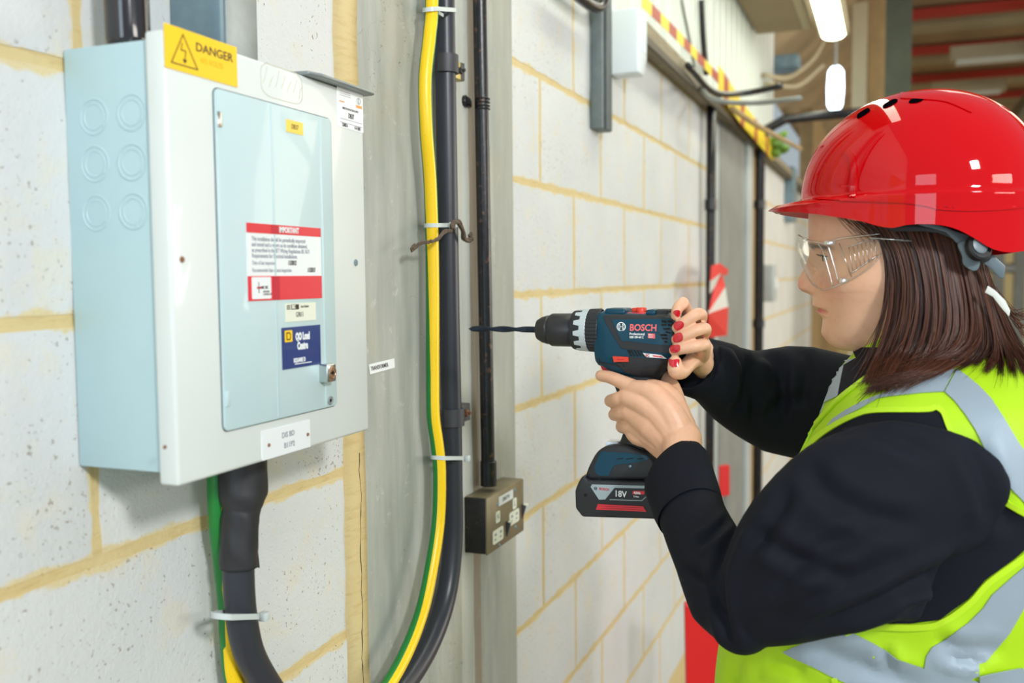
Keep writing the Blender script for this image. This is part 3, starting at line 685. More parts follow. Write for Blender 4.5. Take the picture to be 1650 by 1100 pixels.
for a, b in ((.27, .76), (.715, .62)):
    o, y, z = splate('outlet_plate', a, b, .048, .024, .004, M_cream)
    bm = NB()
    for dy in (-.012, .012):
        box(bm, (XS+.0007, y+dy-.004, z+.002), (XS+.0010, y+dy+.004, z+.006)); box(bm, (XS+.0007, y+dy-.004, z-.006), (XS+.0010, y+dy+.002, z-.003))
    obj('slots', bm, M_inkgrey, sb)
    yl, zl = sp(a+.235, b-.02); bm = NB(); prism(bm, [(XS, yl-.002, zl-.016), (XS, yl-.002, zl+.012), (XS+.008, yl-.002, zl+.012)], (0, .007, 0), .0006); obj('switch_lever', bm, M_cleat, sb, angle=40)
    bm = NB(); box(bm, (XS+.003, yl-.002, zl+.010), (XS+.011, yl+.005, zl+.0135), .001); obj('lever_tip', bm, M_cream, sb)
for a, b in ((.27, .20), (.745, .13), (.30, .95), (.755, .83)):
    y, z = sp(a, b); bm = NB(); lathe(bm, [(0, .0040), (.001, .0036), (.0014, .002)], (XS, y, z), (1, 0, 0), 14); box(bm, (XS+.0012, y-.003, z-.0004), (XS+.0017, y+.003, z+.0004)); obj('screw', bm, M_galv, sb, angle=40)

# ================================================================== BEYOND: RAIL, TAPE, CLADDING, COLUMN, PIPES
RY0 = onx(990, 120, .012).y+.10
bm = NB(); box(bm, (-.12, CY1, ZR[-1]), (-.004, RY0, 3.4)); tag(obj('wall_upper_right', bm, M_clad), kind='structure')
bm = NB(); box(bm, (-.12, RY0, ZR[-1]-.0), (.05, 9.2, ZR[-1]+.055), .004); tag(obj('trim_3', bm, M_wood), kind='structure')
bm = NB(); box(bm, (.045, RY0, ZR[-1]-.012), (.055, 9.2, ZR[-1]+.012), .002); tag(obj('trim_4', bm, mat('dark_angle_iron', (92, 84, 70), .6, metal=.3)), kind='structure')
# hazard tape lying along the rail
ht = thing('hazard_tape', 'yellow and red striped warning tape stretched along the rail above the blocks', 'tape', (.04, 3.5, ZR[-1]+.06))
def tape_strip(name, ysamp, zfun, xfun, w_, m, parent, th=.0015):
    bm = NB(); R = []
    for y in ysamp: z = zfun(y); x = xfun(y); R.append([Vector((x, y, z-w_/2)), Vector((x+th, y, z-w_/2)), Vector((x+th, y, z+w_/2)), Vector((x, y, z+w_/2))])
    loft(bm, R); return obj(name, bm, m, parent)
tz = lambda y: ZR[-1]+.085-.05*max(0, min(1, (y-3.3)/.9))-.02*math.sin(y*1.3)
tx = lambda y: .054+.02*max(0, min(1, (y-3.3)/.4))
y = RY0+.02; k = 0
while y < 5.4:
    L = .11; wd = .035 if y < 3.6 else .10
    tape_strip('tape_stripe', [y, y+L*.5, y+L], tz, tx, wd, M_hazy if k % 2 == 0 or (y > 3.6 and k % 4 != 3) else M_hazr, ht); y += L; k += 1
# cladding above the wall, vertical ribs
bm = NB(); y = .9; prof = []
while y < 6.2:
    prof += [(-.06, y), (-.06, y+.09), (-.03, y+.105), (-.03, y+.145), (-.06, y+.16)]; y += .16
vs0 = [bm.verts.new((a, b, ZR[-1]+.05)) for a, b in prof]; vs1 = [bm.verts.new((a, b, 4.6)) for a, b in prof]
v2 = [bm.verts.new((-.10, b, ZR[-1]+.05)) for a, b in prof]; v3 = [bm.verts.new((-.10, b, 4.6)) for a, b in prof]
for i in range(len(prof)-1): bm.faces.new((vs0[i], vs0[i+1], vs1[i+1], vs1[i])); bm.faces.new((v2[i], v2[i+1], v3[i+1], v3[i]))
tag(obj('wall_cladding', bm, M_clad), kind='structure')
# strut channel and white junction cover on the near wall
a = onx(958, 150, .012); b = onx(990, 214, .035)
st = thing('strut_channel', 'dark grey galvanised steel strut hanging down the block wall', 'steel strut', (0, a.y, b.z))
bm = NB(); box(bm, (.001, a.y, b.z), (.030, b.y-.012, 2.9), .001); obj('channel', bm, mat('strut_grey', (112, 122, 122), .55, metal=.3, var=.15, vs=40), st, angle=40)
bm = NB(); box(bm, (.030, a.y+.022, b.z), (.036, b.y-.024, 2.9), .001); obj('channel_rib', bm, mat('strut_dark', (92, 102, 104), .55, metal=.3, var=.15, vs=40), st, angle=40)
a = onx(990, 120, .012); b = onx(1018, 30, .05)
jb = NB(); prism(jb, [(.001, y_, z_) for y_, z_ in [(a.y, a.z), (a.y+.065, a.z), (a.y+.095, a.z+.05), (a.y+.095, b.z-.0), (a.y+.075, b.z+.02), (a.y, b.z+.02)]], (.074, 0, 0), .006, 3)
sg = thing('white_cover', 'white plastic ribbed junction cover on the wall beside the grey strut', 'junction box', a); obj('cover_shell', jb, M_plas, sg, angle=40)
for k in range(3):
    bm = NB(); box(bm, (.0745, a.y+.018+.022*k, a.z+.06), (.0775, a.y+.026+.022*k, b.z+.005), .001); obj('rib', bm, M_plas, sg)
bm = NB(); tube(bm, catmull([onx(895, -40, .04), onx(925, -12, .04), onx(948, 6, .04), onx(964, 12, .045), onx(972, 2, .05), onx(974, -30, .05)], 6), .013, 12)
tag(obj('black_pipe', bm, M_black, smooth=True), 'bent black pipe at the top of the block wall behind the grey strut', 'pipe')
# doorway column group y 3.93..5.55
yA, yB = 3.955, 5.5
bm = NB(); box(bm, (-.35, 3.93, 0), (-.11, 4.02, 3.0)); box(bm, (-.35, 4.02, 0), (-.30, 5.0, 3.0)); tag(obj('wall_recess', bm, M_steelL), kind='structure')
bm = NB(); box(bm, (-.14, 4.09, 0), (.012, 4.78, 2.20), .004); tag(obj('trim_5', bm, M_steel), kind='structure')
bm = NB(); box(bm, (-.14, 3.94, 0), (.006, 4.09, 2.20), .004); box(bm, (-.14, 4.78, 0), (.03, 4.95, 2.20), .004); tag(obj('trim_6', bm, M_steelL), kind='structure')
bm = NB(); box(bm, (-.14, 4.95, 0), (.0, 5.55, 2.2), .002); tag(obj('trim_7', bm, M_brown), kind='structure')
def pipe(px, top, bot, x, r, label, extra=None, name='vertical_pipe'):
    t = thing(name, label, 'pipe', onx(px, bot, x)); P = [onx(px, py, x) for py in ([top, (top+bot)/2, bot])]
    y = P[0].y; P = [Vector((x, y, p.z)) for p in P]
    if extra: P = [Vector(e)+Vector((0, 0, 0)) for e in extra(P[0])] + P
    bm = NB(); tube(bm, P, r, 14); obj('pipe_run', bm, M_black, t, smooth=True)
    for py in (330, 520):
        c = Vector((x, y, onx(px, py, x).z)); bm = NB(); lathe(bm, [(-.02, r*1.3), (.02, r*1.3)], c, (0, 0, 1), 14); obj('pipe_collar', bm, M_black, t, angle=40)
    return t
pipe(1146, 170, 1150, .035, .018, 'black vertical pipe at the edge of the nearer block wall', name='drain_pipe')
pipe(1225, 222, 1150, .05, .024, 'black vertical pipe bending at its top under the yellow tape', lambda p: [p+Vector((.50, .1, .11)), p+Vector((.28, .06, .10)), p+Vector((.12, 0, .085)), p+Vector((.03, 0, .04))], name='drain_pipe')
c = onx(1237, 456, .05); bm = NB(); box(bm, (.002, c.y-.09, c.z-.10), (.09, c.y+.09, c.z+.10), .01); sw = thing('switch_box', 'small grey box on the far wall right beside the bent black pipe', 'switch', (0.05, c.y, c.z-.1)); obj('box_body', bm, M_steelL, sw, angle=40)
bm = NB(); box(bm, (.089, c.y-.03, c.z-.03), (.10, c.y+.03, c.z+.03), .004); obj('rocker', bm, M_white, sw)
c = onx(1274, 300, .03); bm = NB(); box(bm, (.0, c.y-.12, onx(1274, 358, .03).z), (.06, c.y+.12, 2.22), .005); tag(obj('strut_channel', bm, M_galv), 'blurred dark strut on the far block wall just ahead of the helmet peak', 'steel strut')
c = onx(1240, 233, .06); bm = NB()
for k in range(7): tube(bm, catmull([c+Vector((random.uniform(-.1, .1), random.uniform(-.15, .15), random.uniform(-.06, .06))) for _ in range(4)], 4), .016, 8)
tag(obj('cable_bundle', bm, M_green, smooth=True), 'small tangle of green and yellow flex hanging past the end of the tape', 'cable')
# barrier tape knotted on pipe
bt = thing('barrier_tape', 'red and white striped barrier tape knotted and hanging from the black pipe', 'tape', onx(1155, 430, .08))
def quadstrip(name, pts, x, m, parent, th=.004):
    P = [onx(a, b, x+c_) for a, b, c_ in pts]; bm = NB(); prism(bm, P, (th, 0, 0)); return obj(name, bm, m, parent)
X = .10
for q, m in (([(1146, 428, 0), (1158, 424, 0), (1160, 440, 0.01), (1144, 452, 0.01)], M_btape), ([(1144, 452, .01), (1160, 440, .01), (1150, 462, .0), (1143, 472, 0)], M_btapew),
             ([(1158, 424, 0), (1172, 434, 0), (1170, 444, 0), (1158, 440, .01)], M_btape), ([(1150, 462, 0), (1162, 442, 0), (1167, 462, .02), (1142, 500, .0)], M_btape),
             ([(1142, 500, 0), (1167, 462, .02), (1172, 496, .02), (1140, 514, 0)], M_btapew), ([(1140, 506, .01), (1172, 494, .02), (1170, 540, .02), (1142, 544, 0)], M_btape)):
    quadstrip('red_stripe' if m is M_btape else 'white_stripe', q, X, m, bt)
# red panel below
a = onx(1104, 985, .3); b = onx(1160, 1150, .3)
bd = thing('red_board', 'upright red fire point board standing behind her elbow', 'board', (.3, a.y, .7))
P = [at(1104, 975, 2.4), at(1215, 965, 2.4), at(1215, 1190, 2.4), at(1108, 1190, 2.4)]
bm = NB(); prism(bm, P, (-.01, .03, 0), .003); obj('board_panel', bm, mat('bright_red_paint', (224, 22, 20), .4), bd)
P = [at(1160, 752, 3.6), at(1176, 750, 3.6), at(1176, 798, 3.6), at(1160, 800, 3.6)]
bm = NB(); prism(bm, P, (-.01, .03, 0), .003); ss = thing('small_red_sign', 'small red and white sign on a slim stand glimpsed above her forearm', 'sign', (P[0].x, P[0].y, 0)); obj('sign_panel', bm, M_btape, ss)
q = (P[2]+P[3])/2; bm = NB(); tube(bm, [Vector((q.x, q.y+.03, q.z+.02)), Vector((q.x, q.y+.03, 0))], .012, 8); obj('stand', bm, M_steel, ss)
# floor, far walls and roof
bm = NB(); box(bm, (-.4, -3, -.1), (11, 26, 0)); tag(obj('floor', bm, M_floor), kind='structure')
bm = NB(); box(bm, (-.4, 14.0, 0), (11, 14.2, 3.0)); tag(obj('wall_back', bm, mat('pale_yellow_wall', (226, 212, 160), .8, var=.12, vs=1.2)), kind='structure')
bm = NB(); box(bm, (-.12, 9.2, 0), (-.002, 14, 3.0)); tag(obj('wall_far_end', bm, M_brown), kind='structure')
fr = thing('steel_rack', 'blurred grey steel frame in front of the pale back wall behind her neck', 'rack', (0, 9, 0))
for px in (1608, 1642, 1690):
    P = at(px, 460, 9.5); bm = NB(); box(bm, (P.x-.05, P.y-.05, 0), (P.x+.05, P.y+.05, 2.3)); obj('post', bm, M_steel, fr)
a = at(1590, 432, 9.5); b = at(1720, 432, 9.5); bm = NB(); tube(bm, [a, b], .05, 6); obj('rail', bm, M_steel, fr)
a = at(1590, 515, 9.5); b = at(1720, 515, 9.5); bm = NB(); tube(bm, [a, b], .05, 6); obj('rail', bm, M_steel, fr)
# roof slopes upward across the hall, with red purlins and dark trusses
rf = bpy.data.objects.new('ceiling', None); COL.objects.link(rf); rf['kind'] = 'structure'
bm = NB(); P = [Vector((.6, 4.5, 3.7)), Vector((11, 4.5, 3.7)), Vector((11, 26, 3.7)), Vector((.6, 26, 3.7))]
prism(bm, P, (0, 0, .05)); obj('roof_sheet', bm, M_roof, rf)
bm = NB(); prism(bm, [Vector((-.3, 5.9, 3.0)), Vector((.6, 5.9, 3.7)), Vector((.6, 26, 3.7)), Vector((-.3, 26, 3.0))], (0, 0, .05)); obj('roof_sheet', bm, M_roof, rf)
bm = NB(); box(bm, (-.4, 14.0, 3.0), (11, 14.2, 3.7)); obj('gable', bm, M_roof, rf)
for k in range(6):
    y = 5.9+k*1.45; bm = NB(); box(bm, (.7, y+.5, 3.66), (10, y+.85, 3.70)); obj('roof_board', bm, M_beige, rf)
    bm = NB(); box(bm, (.7, y, 3.61), (10, y+.10, 3.68)); obj('purlin', bm, M_redp, rf)
for k in range(5):
    x = 2.0+k*1.5; bm = NB(); box(bm, (x, 5, 3.30), (x+.09, 14, 3.46)); obj('truss', bm, M_steel, rf)
    for j in range(6): bm = NB(); tube(bm, [(x, 6+j*1.3, 3.38), (x+.7, 6.6+j*1.3, 3.62)], .03, 6); obj('brace', bm, M_steel, rf)
for k, (px, py, D) in enumerate(((1600, 95, 8.5), (1560, 150, 10))):
    c = at(px, py, D); bm = NB(); box(bm, (c.x-.35, c.y-.1, c.z), (c.x+.35, c.y+.1, c.z+.12)); lf = thing('roof_light', ('nearer' if k == 0 else 'farther')+' pale unlit light fitting under the brown roof with red purlins', 'light', c); obj('fitting', bm, M_beige, lf)
    bm = NB(); box(bm, (c.x-.3, c.y-.08, c.z-.02), (c.x+.3, c.y+.08, c.z)); obj('diffuser', bm, M_clad, lf)
# soffit beam overhead, beige steel side, fluorescent fitting
HB = 2.80
bm = NB(); xa, xb = CAM.x-.705, CAM.x-.465
box(bm, (xa, 1.0, HB), (xb, 5.45, HB+.3), .004); tag(obj('trim_8', bm, mat('brown_soffit', (150, 132, 104), .8, var=.08, vs=3)), kind='structure')
bm = NB(); box(bm, (xb, 1.0, HB+.0), (xb+.045, 5.45, HB+.34), .004); tag(obj('trim_9', bm, M_beige), kind='structure')
c = at(1258, 108, 6.2); bm = NB(); box(bm, (c.x-.10, c.y-.1, c.z-.03), (c.x+.12, c.y+.1, c.z+.06), .01); tag(obj('grey_bracket', bm, M_galv), 'small grey steel bracket at the end of the brown soffit', 'bracket')
fl = thing('fluorescent_light', 'long bright fluorescent strip light hanging overhead to the upper right', 'light', (CAM.x-.31, 3.2, 2.75))
bm = NB(); box(bm, (CAM.x-.385, 1.0, 2.76), (CAM.x-.235, 5.5, 2.83), .01); obj('lamp_body', bm, M_beige, fl)
bm = NB(); prism(bm, [(CAM.x-.31+.06*math.cos(a), 1.02, 2.765+.03*math.sin(a)) for a in [PI+PI*k/10 for k in range(11)]], (0, 4.44, 0)); obj('lamp_diffuser', bm, M_tube, fl, smooth=False)
c = at(1346, 142, 6.6); bm = NB(); lathe(bm, [(-.15, .035), (-.12, .05), (0, .056), (.12, .05), (.15, .03)], c, (0, .25, 1), 16); l2_ = thing('hanging_lamp', 'oval blue white lamp hanging beyond the end of the strip light', 'light', c); obj('bulb', bm, M_lamp, l2_, smooth=True)
bm = NB(); tube(bm, [c+Vector((0, 0, .14)), Vector((c.x, c.y, min(3.7, 3.0+max(0, (c.x+.3))*.7/.9)))], .008, 8); obj('lamp_cord', bm, M_steelL, l2_)
bm = NB(); a = at(1385, 80, 7.0); box(bm, (a.x-.05, a.y, .0), (a.x+.05, a.y+.1, min(3.7, 3.0+max(0, a.x-.12+.3)*.7/.9)-.02)); tag(obj('steel_post', bm, M_beige), 'pale beige steel post rising behind the front of the helmet', 'post')
bm = NB(); a = at(1412, 80, 7.2); box(bm, (a.x-.05, a.y, .0), (a.x+.06, a.y+.1, min(3.7, 3.0+max(0, a.x-.12+.3)*.7/.9)-.02)); tag(obj('steel_post', bm, M_brown), 'brown steel post just right of the pale beige one', 'post')
bm = NB(); a = at(1447, 80, 7.6); box(bm, (a.x-.12, a.y, .0), (a.x+.10, a.y+.1, min(3.7, 3.0+max(0, a.x-.12+.3)*.7/.9)-.02)); tag(obj('steel_post', bm, mat('grey_green_steel', (112, 122, 104), .7, var=.2, vs=5)), 'wide grey green post right of the brown one', 'post')
# loose overhead wires
def wire(pts, r, label, m, name='overhead_wire', plane=False):
    bm = NB(); tube(bm, catmull([(onx if plane else at)(*p) for p in pts], 6), r, 8); tag(obj(name, bm, m, smooth=True), label, 'cable')
wire([(1108, 105, .07), (1150, 148, .10), (1200, 150, .16), (1260, 138, .30)], .011, 'black cable drooping from the rail towards the soffit', M_black, plane=True)
wire([(1128, 140, .045), (1150, 160, .17), (1210, 166, .26), (1290, 158, .42)], .008, 'grey cable just below the drooping black one', M_steel, plane=True)
wire([(1130, 0, -.01), (1133, 60, -.01), (1138, 120, -.01)], .012, 'thin dark cable running down the white cladding', M_black, plane=True)
wire([(1098, 0, -.015), (1112, 70, -.015), (1120, 112, -.015)], .006, 'fine grey wire slanting down the white cladding', M_steel, plane=True)
wire([(1230, 120, 5.5), (1270, 125, 5.8), (1310, 95, 6.2), (1330, 60, 6.4)], .014, 'pale flex looping from soffit end to the strip light', M_beige)
wire([(1235, 135, 5.5), (1285, 138, 5.9), (1325, 105, 6.3)], .014, 'second pale flex looping under the first', M_beige)
wire([(1180, 175, .12), (1225, 205, .15), (1290, 240, .22)], .011, 'brownish brace slanting down beside the cladding end', M_brown, 'slanting_brace', plane=True)
# ================================================================== CORDLESS DRILL
def drape_px(name, poly, bvh, off, thick, m, parent, step=6, angle=50, maxd=None):
    """a flat-cut piece laid on a surface: cut to shape, laid along the surface, real thickness"""
    bm = grid_poly(poly, step); nn = {}; last = None; miss = []
    for v in bm.verts:
        d = ray(v.co.x, v.co.y).normalized(); h, n, i, dist = bvh.ray_cast(CAM, d)
        if h is None: miss.append((v, d)); continue
        if n.dot(d) > 0: n = -n
        nn[v] = n; last = h; v.co = h
    for v, d in miss:
        t = (last-CAM).dot(d); h, n, i, dist = bvh.find_nearest(CAM+d*t)
        if n.dot(d) > 0: n = -n
        nn[v] = n; v.co = h
    for v, n in nn.items(): v.co = v.co + n*off
    faces = bm.faces[:]; bv = {v: bm.verts.new(v.co+n*thick) for v, n in nn.items()}
    for f in faces: bm.faces.new([bv[v] for v in f.verts][::-1])
    for e in [e for e in bm.edges if len(e.link_faces) == 1 and e.verts[0] in bv and e.verts[1] in bv]:
        a, b = e.verts; bm.faces.new((a, b, bv[b], bv[a]))
    return obj(name, bm, m, parent, angle=angle)
M_teal = mat('drill_teal_plastic', (3, 63, 84), .38, bump=.06, bs=500, spec=.35)
M_rub = mat('drill_black_rubber', (36, 38, 42), .55, bump=.12, bs=600, bd=.0004)
M_chuck = mat('chuck_black', (40, 39, 42), .38, bump=.1, bs=200, sc3=(1, .1, .1))
M_silver = mat('silver_collar', (196, 206, 210), .4, metal=.1)
M_bit = mat('black_oxide_steel', (44, 54, 70), .25, metal=.7)
M_red = mat('red_switch', (226, 66, 44), .4)
M_pink = mat('pinkish_red_print', (238, 110, 112), .5)
M_trig = mat('trigger_pink_red', (235, 50, 80), .35)
M_slv = mat('silver_label_ground', (158, 172, 178), .45)
tip = at(755, 522, 1.375); DY = tip.y; DZ = at(880, 531, ony(880, 531, DY).y/ray(880, 531).y).z
def dx(px): return ony(px, 531, DY).x
def dr_(px_r, px): return px_r/F*(DY/ray(px, 531).y)
drill = thing('cordless_drill', 'dark teal and black cordless drill with red lettering held level towards the column', 'drill', (dx(1020), DY, ony(1010, 825, DY).z))
AX = Vector((1, 0, 0))
def dl_(bm, prof, seg=40): lathe(bm, [(dx(p)-dx(755), dr_(r, p)) for p, r in prof], (dx(755), DY, DZ), AX, seg)
bm = NB(); dl_(bm, [(866, 13), (867, 16), (874, 20.5), (884, 23.5), (885, 22.8), (887, 22.8), (888, 24.6), (890, 25.4)]); obj('chuck_nose', bm, M_chuck, drill, angle=35)
bm = NB(); dl_(bm, [(889, 24.5), (890, 26), (892, 26.6), (922, 27), (924, 26), (926, 26), (927, 27)], 60); obj('chuck_sleeve', bm, M_chuck, drill, angle=35)
bm = NB(); dl_(bm, [(925, 28), (926, 30.5), (928, 31.5), (944, 33), (945, 30)], 48); obj('torque_ring_front', bm, M_rub, drill, angle=35)
# silver toothed collar
bm = NB(); seg = 96; R = []
for pxx, r in ((933, 32.4), (933, 33.4), (951, 34.4), (952, 33.6)): R.append((pxx, r))
rings = []
for j, (pxx, r) in enumerate(R):
    row = []
    for k in range(seg):
        a = 2*PI*k/seg; tooth = (k % 8) < 4
        p_ = pxx + (0 if j > 1 else (0 if tooth else 9)); rr = dr_(r, 940)
        row.append(bm.verts.new((dx(p_), DY+rr*math.cos(a), DZ+rr*math.sin(a))))
    rings.append(row)
for A, B in zip(rings, rings[1:]):
    for k in range(seg): bm.faces.new((A[k], A[(k+1) % seg], B[(k+1) % seg], B[k]))
obj('toothed_collar', bm, M_silver, drill)
bm = NB(); rings = []
for pxx, r in ((951, 33), (952, 34.6), (969, 35.4), (971, 33)):
    rings.append([bm.verts.new((dx(pxx), DY+dr_(r-(1.1 if (k % 4 < 2 and r > 34) else 0), 960)*math.cos(2*PI*k/144), DZ+dr_(r-(1.1 if (k % 4 < 2 and r > 34) else 0), 960)*math.sin(2*PI*k/144))) for k in range(144)])
for A, B in zip(rings, rings[1:]):
    for k in range(144): bm.faces.new((A[k], A[(k+1) % 144], B[(k+1) % 144], B[k]))
obj('ridged_collar', bm, M_rub, drill)
# twist bit
bm = NB(); x0, x1 = dx(755), dx(872); n = 120; seg = 16; rings = []
for i in range(n+1):
    f = i/n; x = x0+(x1-x0)*f; tw = f*9.5 if f < .8 else 9.5*.8; r0 = .0044*min(1, .12+f*18)
    rings.append([bm.verts.new((x, DY+math.cos(2*PI*k/seg+tw)*r0*(1 if f > .82 else 1-.42*abs(math.sin(2*PI*k/seg))**2.2), DZ+.0026+math.sin(2*PI*k/seg+tw)*r0*(1 if f > .82 else 1-.42*abs(math.sin(2*PI*k/seg))**2.2))) for k in range(seg)])
for i in range(n):
    for k in range(seg): bm.faces.new((rings[i][k], rings[i][(k+1) % seg], rings[i+1][(k+1) % seg], rings[i+1][k]))
bm.faces.new(rings[0]); bm.faces.new(rings[-1])
# keep bit on the chuck axis
for v in bm.verts: v.co.z -= .0026
obj('drill_bit', bm, M_bit, drill, smooth=True)
# motor body
def pinterp(tab, q):
    for (a, *va), (b, *vb) in zip(tab, tab[1:]):
        if q <= b:
            t = max(0, min(1, (q-a)/(b-a))); return [x+(y-x)*t for x, y in zip(va, vb)]
    return list(tab[-1][1:])
tab = [(966, 505, 584, 30), (969, 502, 588, 31.5), (976, 500, 590, 34), (985, 500, 596, 36), (1000, 501, 603, 37), (1020, 502, 608, 37.5), (1040, 503, 609, 38), (1060, 503, 607, 38), (1070, 503, 600, 38), (1080, 503, 589, 37), (1090, 505, 578, 36), (1095, 509, 573, 33), (1098, 514, 566, 28)]
bm = NB(); rings = []
for i in range(45):
    px = 966+i*3; t_, b_, h_ = pinterp(tab, px); D = DY/ray(px, 540).y; zt_ = ony(px, t_, DY).z; zb_2 = ony(px, b_, DY).z; zc_, hz = (zt_+zb_2)/2, (zt_-zb_2)/2; hw = h_/F*D; row = []
    for k in range(40):
        a = 2*PI*k/40; c_, s_ = math.cos(a), math.sin(a); row.append(Vector((ony(px, 540, DY).x, DY+hw*math.copysign(abs(c_)**.58, c_), zc_+hz*math.copysign(abs(s_)**.58, s_))))
    rings.append(row)
loft(bm, rings); body = obj('motor_housing', bm, M_teal, drill, smooth=True); body.data.set_sharp_from_angle(angle=math.radians(50)); B_body = bvh_of(body)
def c7(pts): return [(x/5.323+850, y/5.323+470) for x, y in pts]
def ov(name, pts, off, th, m, step=5, parent=drill): return drape_px(name, c7(pts), B_body, off, th, m, parent, step)
ov('rubber_band', [(655, 203), (760, 196), (1108, 206), (1116, 172), (1225, 172), (1262, 250), (1262, 540), (1200, 525), (1040, 510), (870, 492), (808, 486), (770, 425), (668, 260)], .0001, .0010, M_rub)
ov('brand_panel', [(725, 243), (900, 240), (1235, 236), (1245, 462), (1100, 452), (862, 422), (822, 424), (802, 410), (770, 340)], .0006, .0012, M_teal)
ov('lower_rubber', [(838, 562), (870, 556), (1010, 566), (1190, 580), (1252, 555), (1240, 590), (1180, 650), (1110, 700), (1100, 728), (1020, 724), (930, 716), (850, 690), (835, 622), (745, 603), (760, 598), (872, 600)], .0001, .0010, M_rub)
ov('grip_contour', [(985, 690), (1000, 655), (1030, 640), (1130, 632), (1130, 640), (1040, 650), (1015, 665), (1000, 700)], .0011, .0006, M_rub, 4)
for k in range(6): ov('vent_slot', [(855+k*27, 500), (868+k*27, 500), (900+k*27, 552), (885+k*27, 552)] if k < 5 else [(868, 500), (874, 500), (890, 520), (884, 520)], .0002, .0006, M_dark, 8)
for (x, y, w_, h_) in ((1148, 250, 40, 17), (1200, 250, 35, 17), (1148, 278, 42, 17), (1202, 280, 30, 16), (1162, 310, 60, 16), (1185, 338, 20, 14), (1140, 362, 55, 17), (1150, 390, 50, 17), (1172, 420, 25, 14), (1205, 345, 22, 12)):
    ov('rear_vent', [(x, y), (x+w_, y), (x+w_+8, y+h_), (x+8, y+h_)], .0018, .0005, M_dark, 8)
ov('motor_label', [(990, 524), (1150, 540), (1192, 570), (1022, 560)], .0011, .0004, M_white, 6)
ov('label_mark', [(1070, 541), (1145, 548), (1165, 563), (1085, 556)], .0015, .0003, M_pink, 6)
ov('panel_groove', [(1118, 345), (1126, 345), (1190, 440), (1180, 440)], .0018, .0003, M_rub, 8)
rev = ov('direction_switch', [(738, 550), (868, 558), (872, 596), (748, 596)], .0, .0038, M_red, 4)
ov('switch_mark', [(775, 571), (835, 573), (835, 580), (775, 578)], .0038, .0003, M_redd, 6)
ov('front_trim', [(615, 560), (620, 600), (745, 622), (830, 650), (840, 690), (828, 690), (815, 655), (740, 632), (612, 608)], .0002, .0006, M_rub, 5)
def surf(px, py, bvh=B_body):
    h, n, i, d = bvh.ray_cast(CAM, ray(px, py).normalized()); return h, n
def dtext(s, x, y, hpx, m, bold=0, sx=1, off=.0020, al='LEFT', slope=0.03):
    a = c7([(x, y)])[0]; h, n = surf(*a); h2, _ = surf(a[0]+12, a[1]+12*slope*1.0); 
    xd = (h2-h).normalized(); h3, _ = surf(a[0], a[1]-5); zd = (h3-h).normalized()
    yy = h.y-off; size = hpx/5.323/F*h.y/.93*1.38
    o = text('lettering', s, size, (h.x, yy, h.z), (1, 0, 0), (0, .0, 1), m, drill, al, bold, .0001, sx)
    for v in o.data.vertices:
        q = B_body.ray_cast(Vector((v.co.x, DY-.1, v.co.z)), Vector((0, 1, 0)))[0]
        if q is not None: v.co.y = q.y-off-.0003+(.0002 if v.co.y > yy else 0)
    return o
dtext('BOSCH', 878, 308, 54, M_pink, .00028, .93)
dtext('Professional', 878, 361, 22, M_white, .0001, .86)
dtext('GSB 18V-60 C', 878, 388, 18, M_white, .00012, .80)
dtext('EC', 1018, 545, 24, M_redd, .0001, .8, .0024); 
ov('pink_badge', [(1035, 356), (1096, 360), (1096, 400), (1035, 396)], .0018, .0003, M_pink, 6)
dtext('HEAVY', 1040, 369, 11, M_white, 0.00005, .8, .0026); dtext('DUTY', 1045, 387, 11, M_white, 0.00005, .8, .0026)
def emblem(px, py, rpx, m, yoff, parent=drill):
    h, n = surf(px, py) if parent is drill else (None, None)
    return h
def ring_emblem(c, r, m, parent):
    bm = NB(); sg = 28; y = c.y
    for r0, r1 in ((r, r*.82),):
        A = [bm.verts.new((c.x+r0*math.cos(2*PI*k/sg), y, c.z+r0*math.sin(2*PI*k/sg))) for k in range(sg)]; B = [bm.verts.new((c.x+r1*math.cos(2*PI*k/sg), y, c.z+r1*math.sin(2*PI*k/sg))) for k in range(sg)]
        for k in range(sg): bm.faces.new((A[k], A[(k+1) % sg], B[(k+1) % sg], B[k]))
    obj('emblem_ring', bm, m, parent)
    bm = NB(); t_ = r*.13
    for sx in (-1, 1):
        pts = [(sx*r*.28, r*.62), (sx*r*.58, r*.35), (sx*r*.62, 0), (sx*r*.58, -r*.35), (sx*r*.28, -r*.62)]
        for a, b in list(zip(pts, pts[1:])) + [(pts[0], pts[-1])]:
            d = Vector((b[0]-a[0], b[1]-a[1])).normalized(); q = Vector((-d.y, d.x))*t_/2
            prism(bm, [(c.x+a[0]+q.x, y, c.z+a[1]+q.y), (c.x+a[0]-q.x, y, c.z+a[1]-q.y), (c.x+b[0]-q.x, y, c.z+b[1]-q.y), (c.x+b[0]+q.x, y, c.z+b[1]+q.y)], (0, -.0002, 0))
    box(bm, (c.x-r*.28, y-.0002, c.z-t_/2), (c.x+r*.28, y, c.z+t_/2))
    obj('emblem_armature', bm, m, parent)
h, n = surf(*c7([(808, 298)])[0]); ring_emblem(Vector((h.x, h.y-.0026, h.z)), 7.2/F*1.31, M_white, drill)
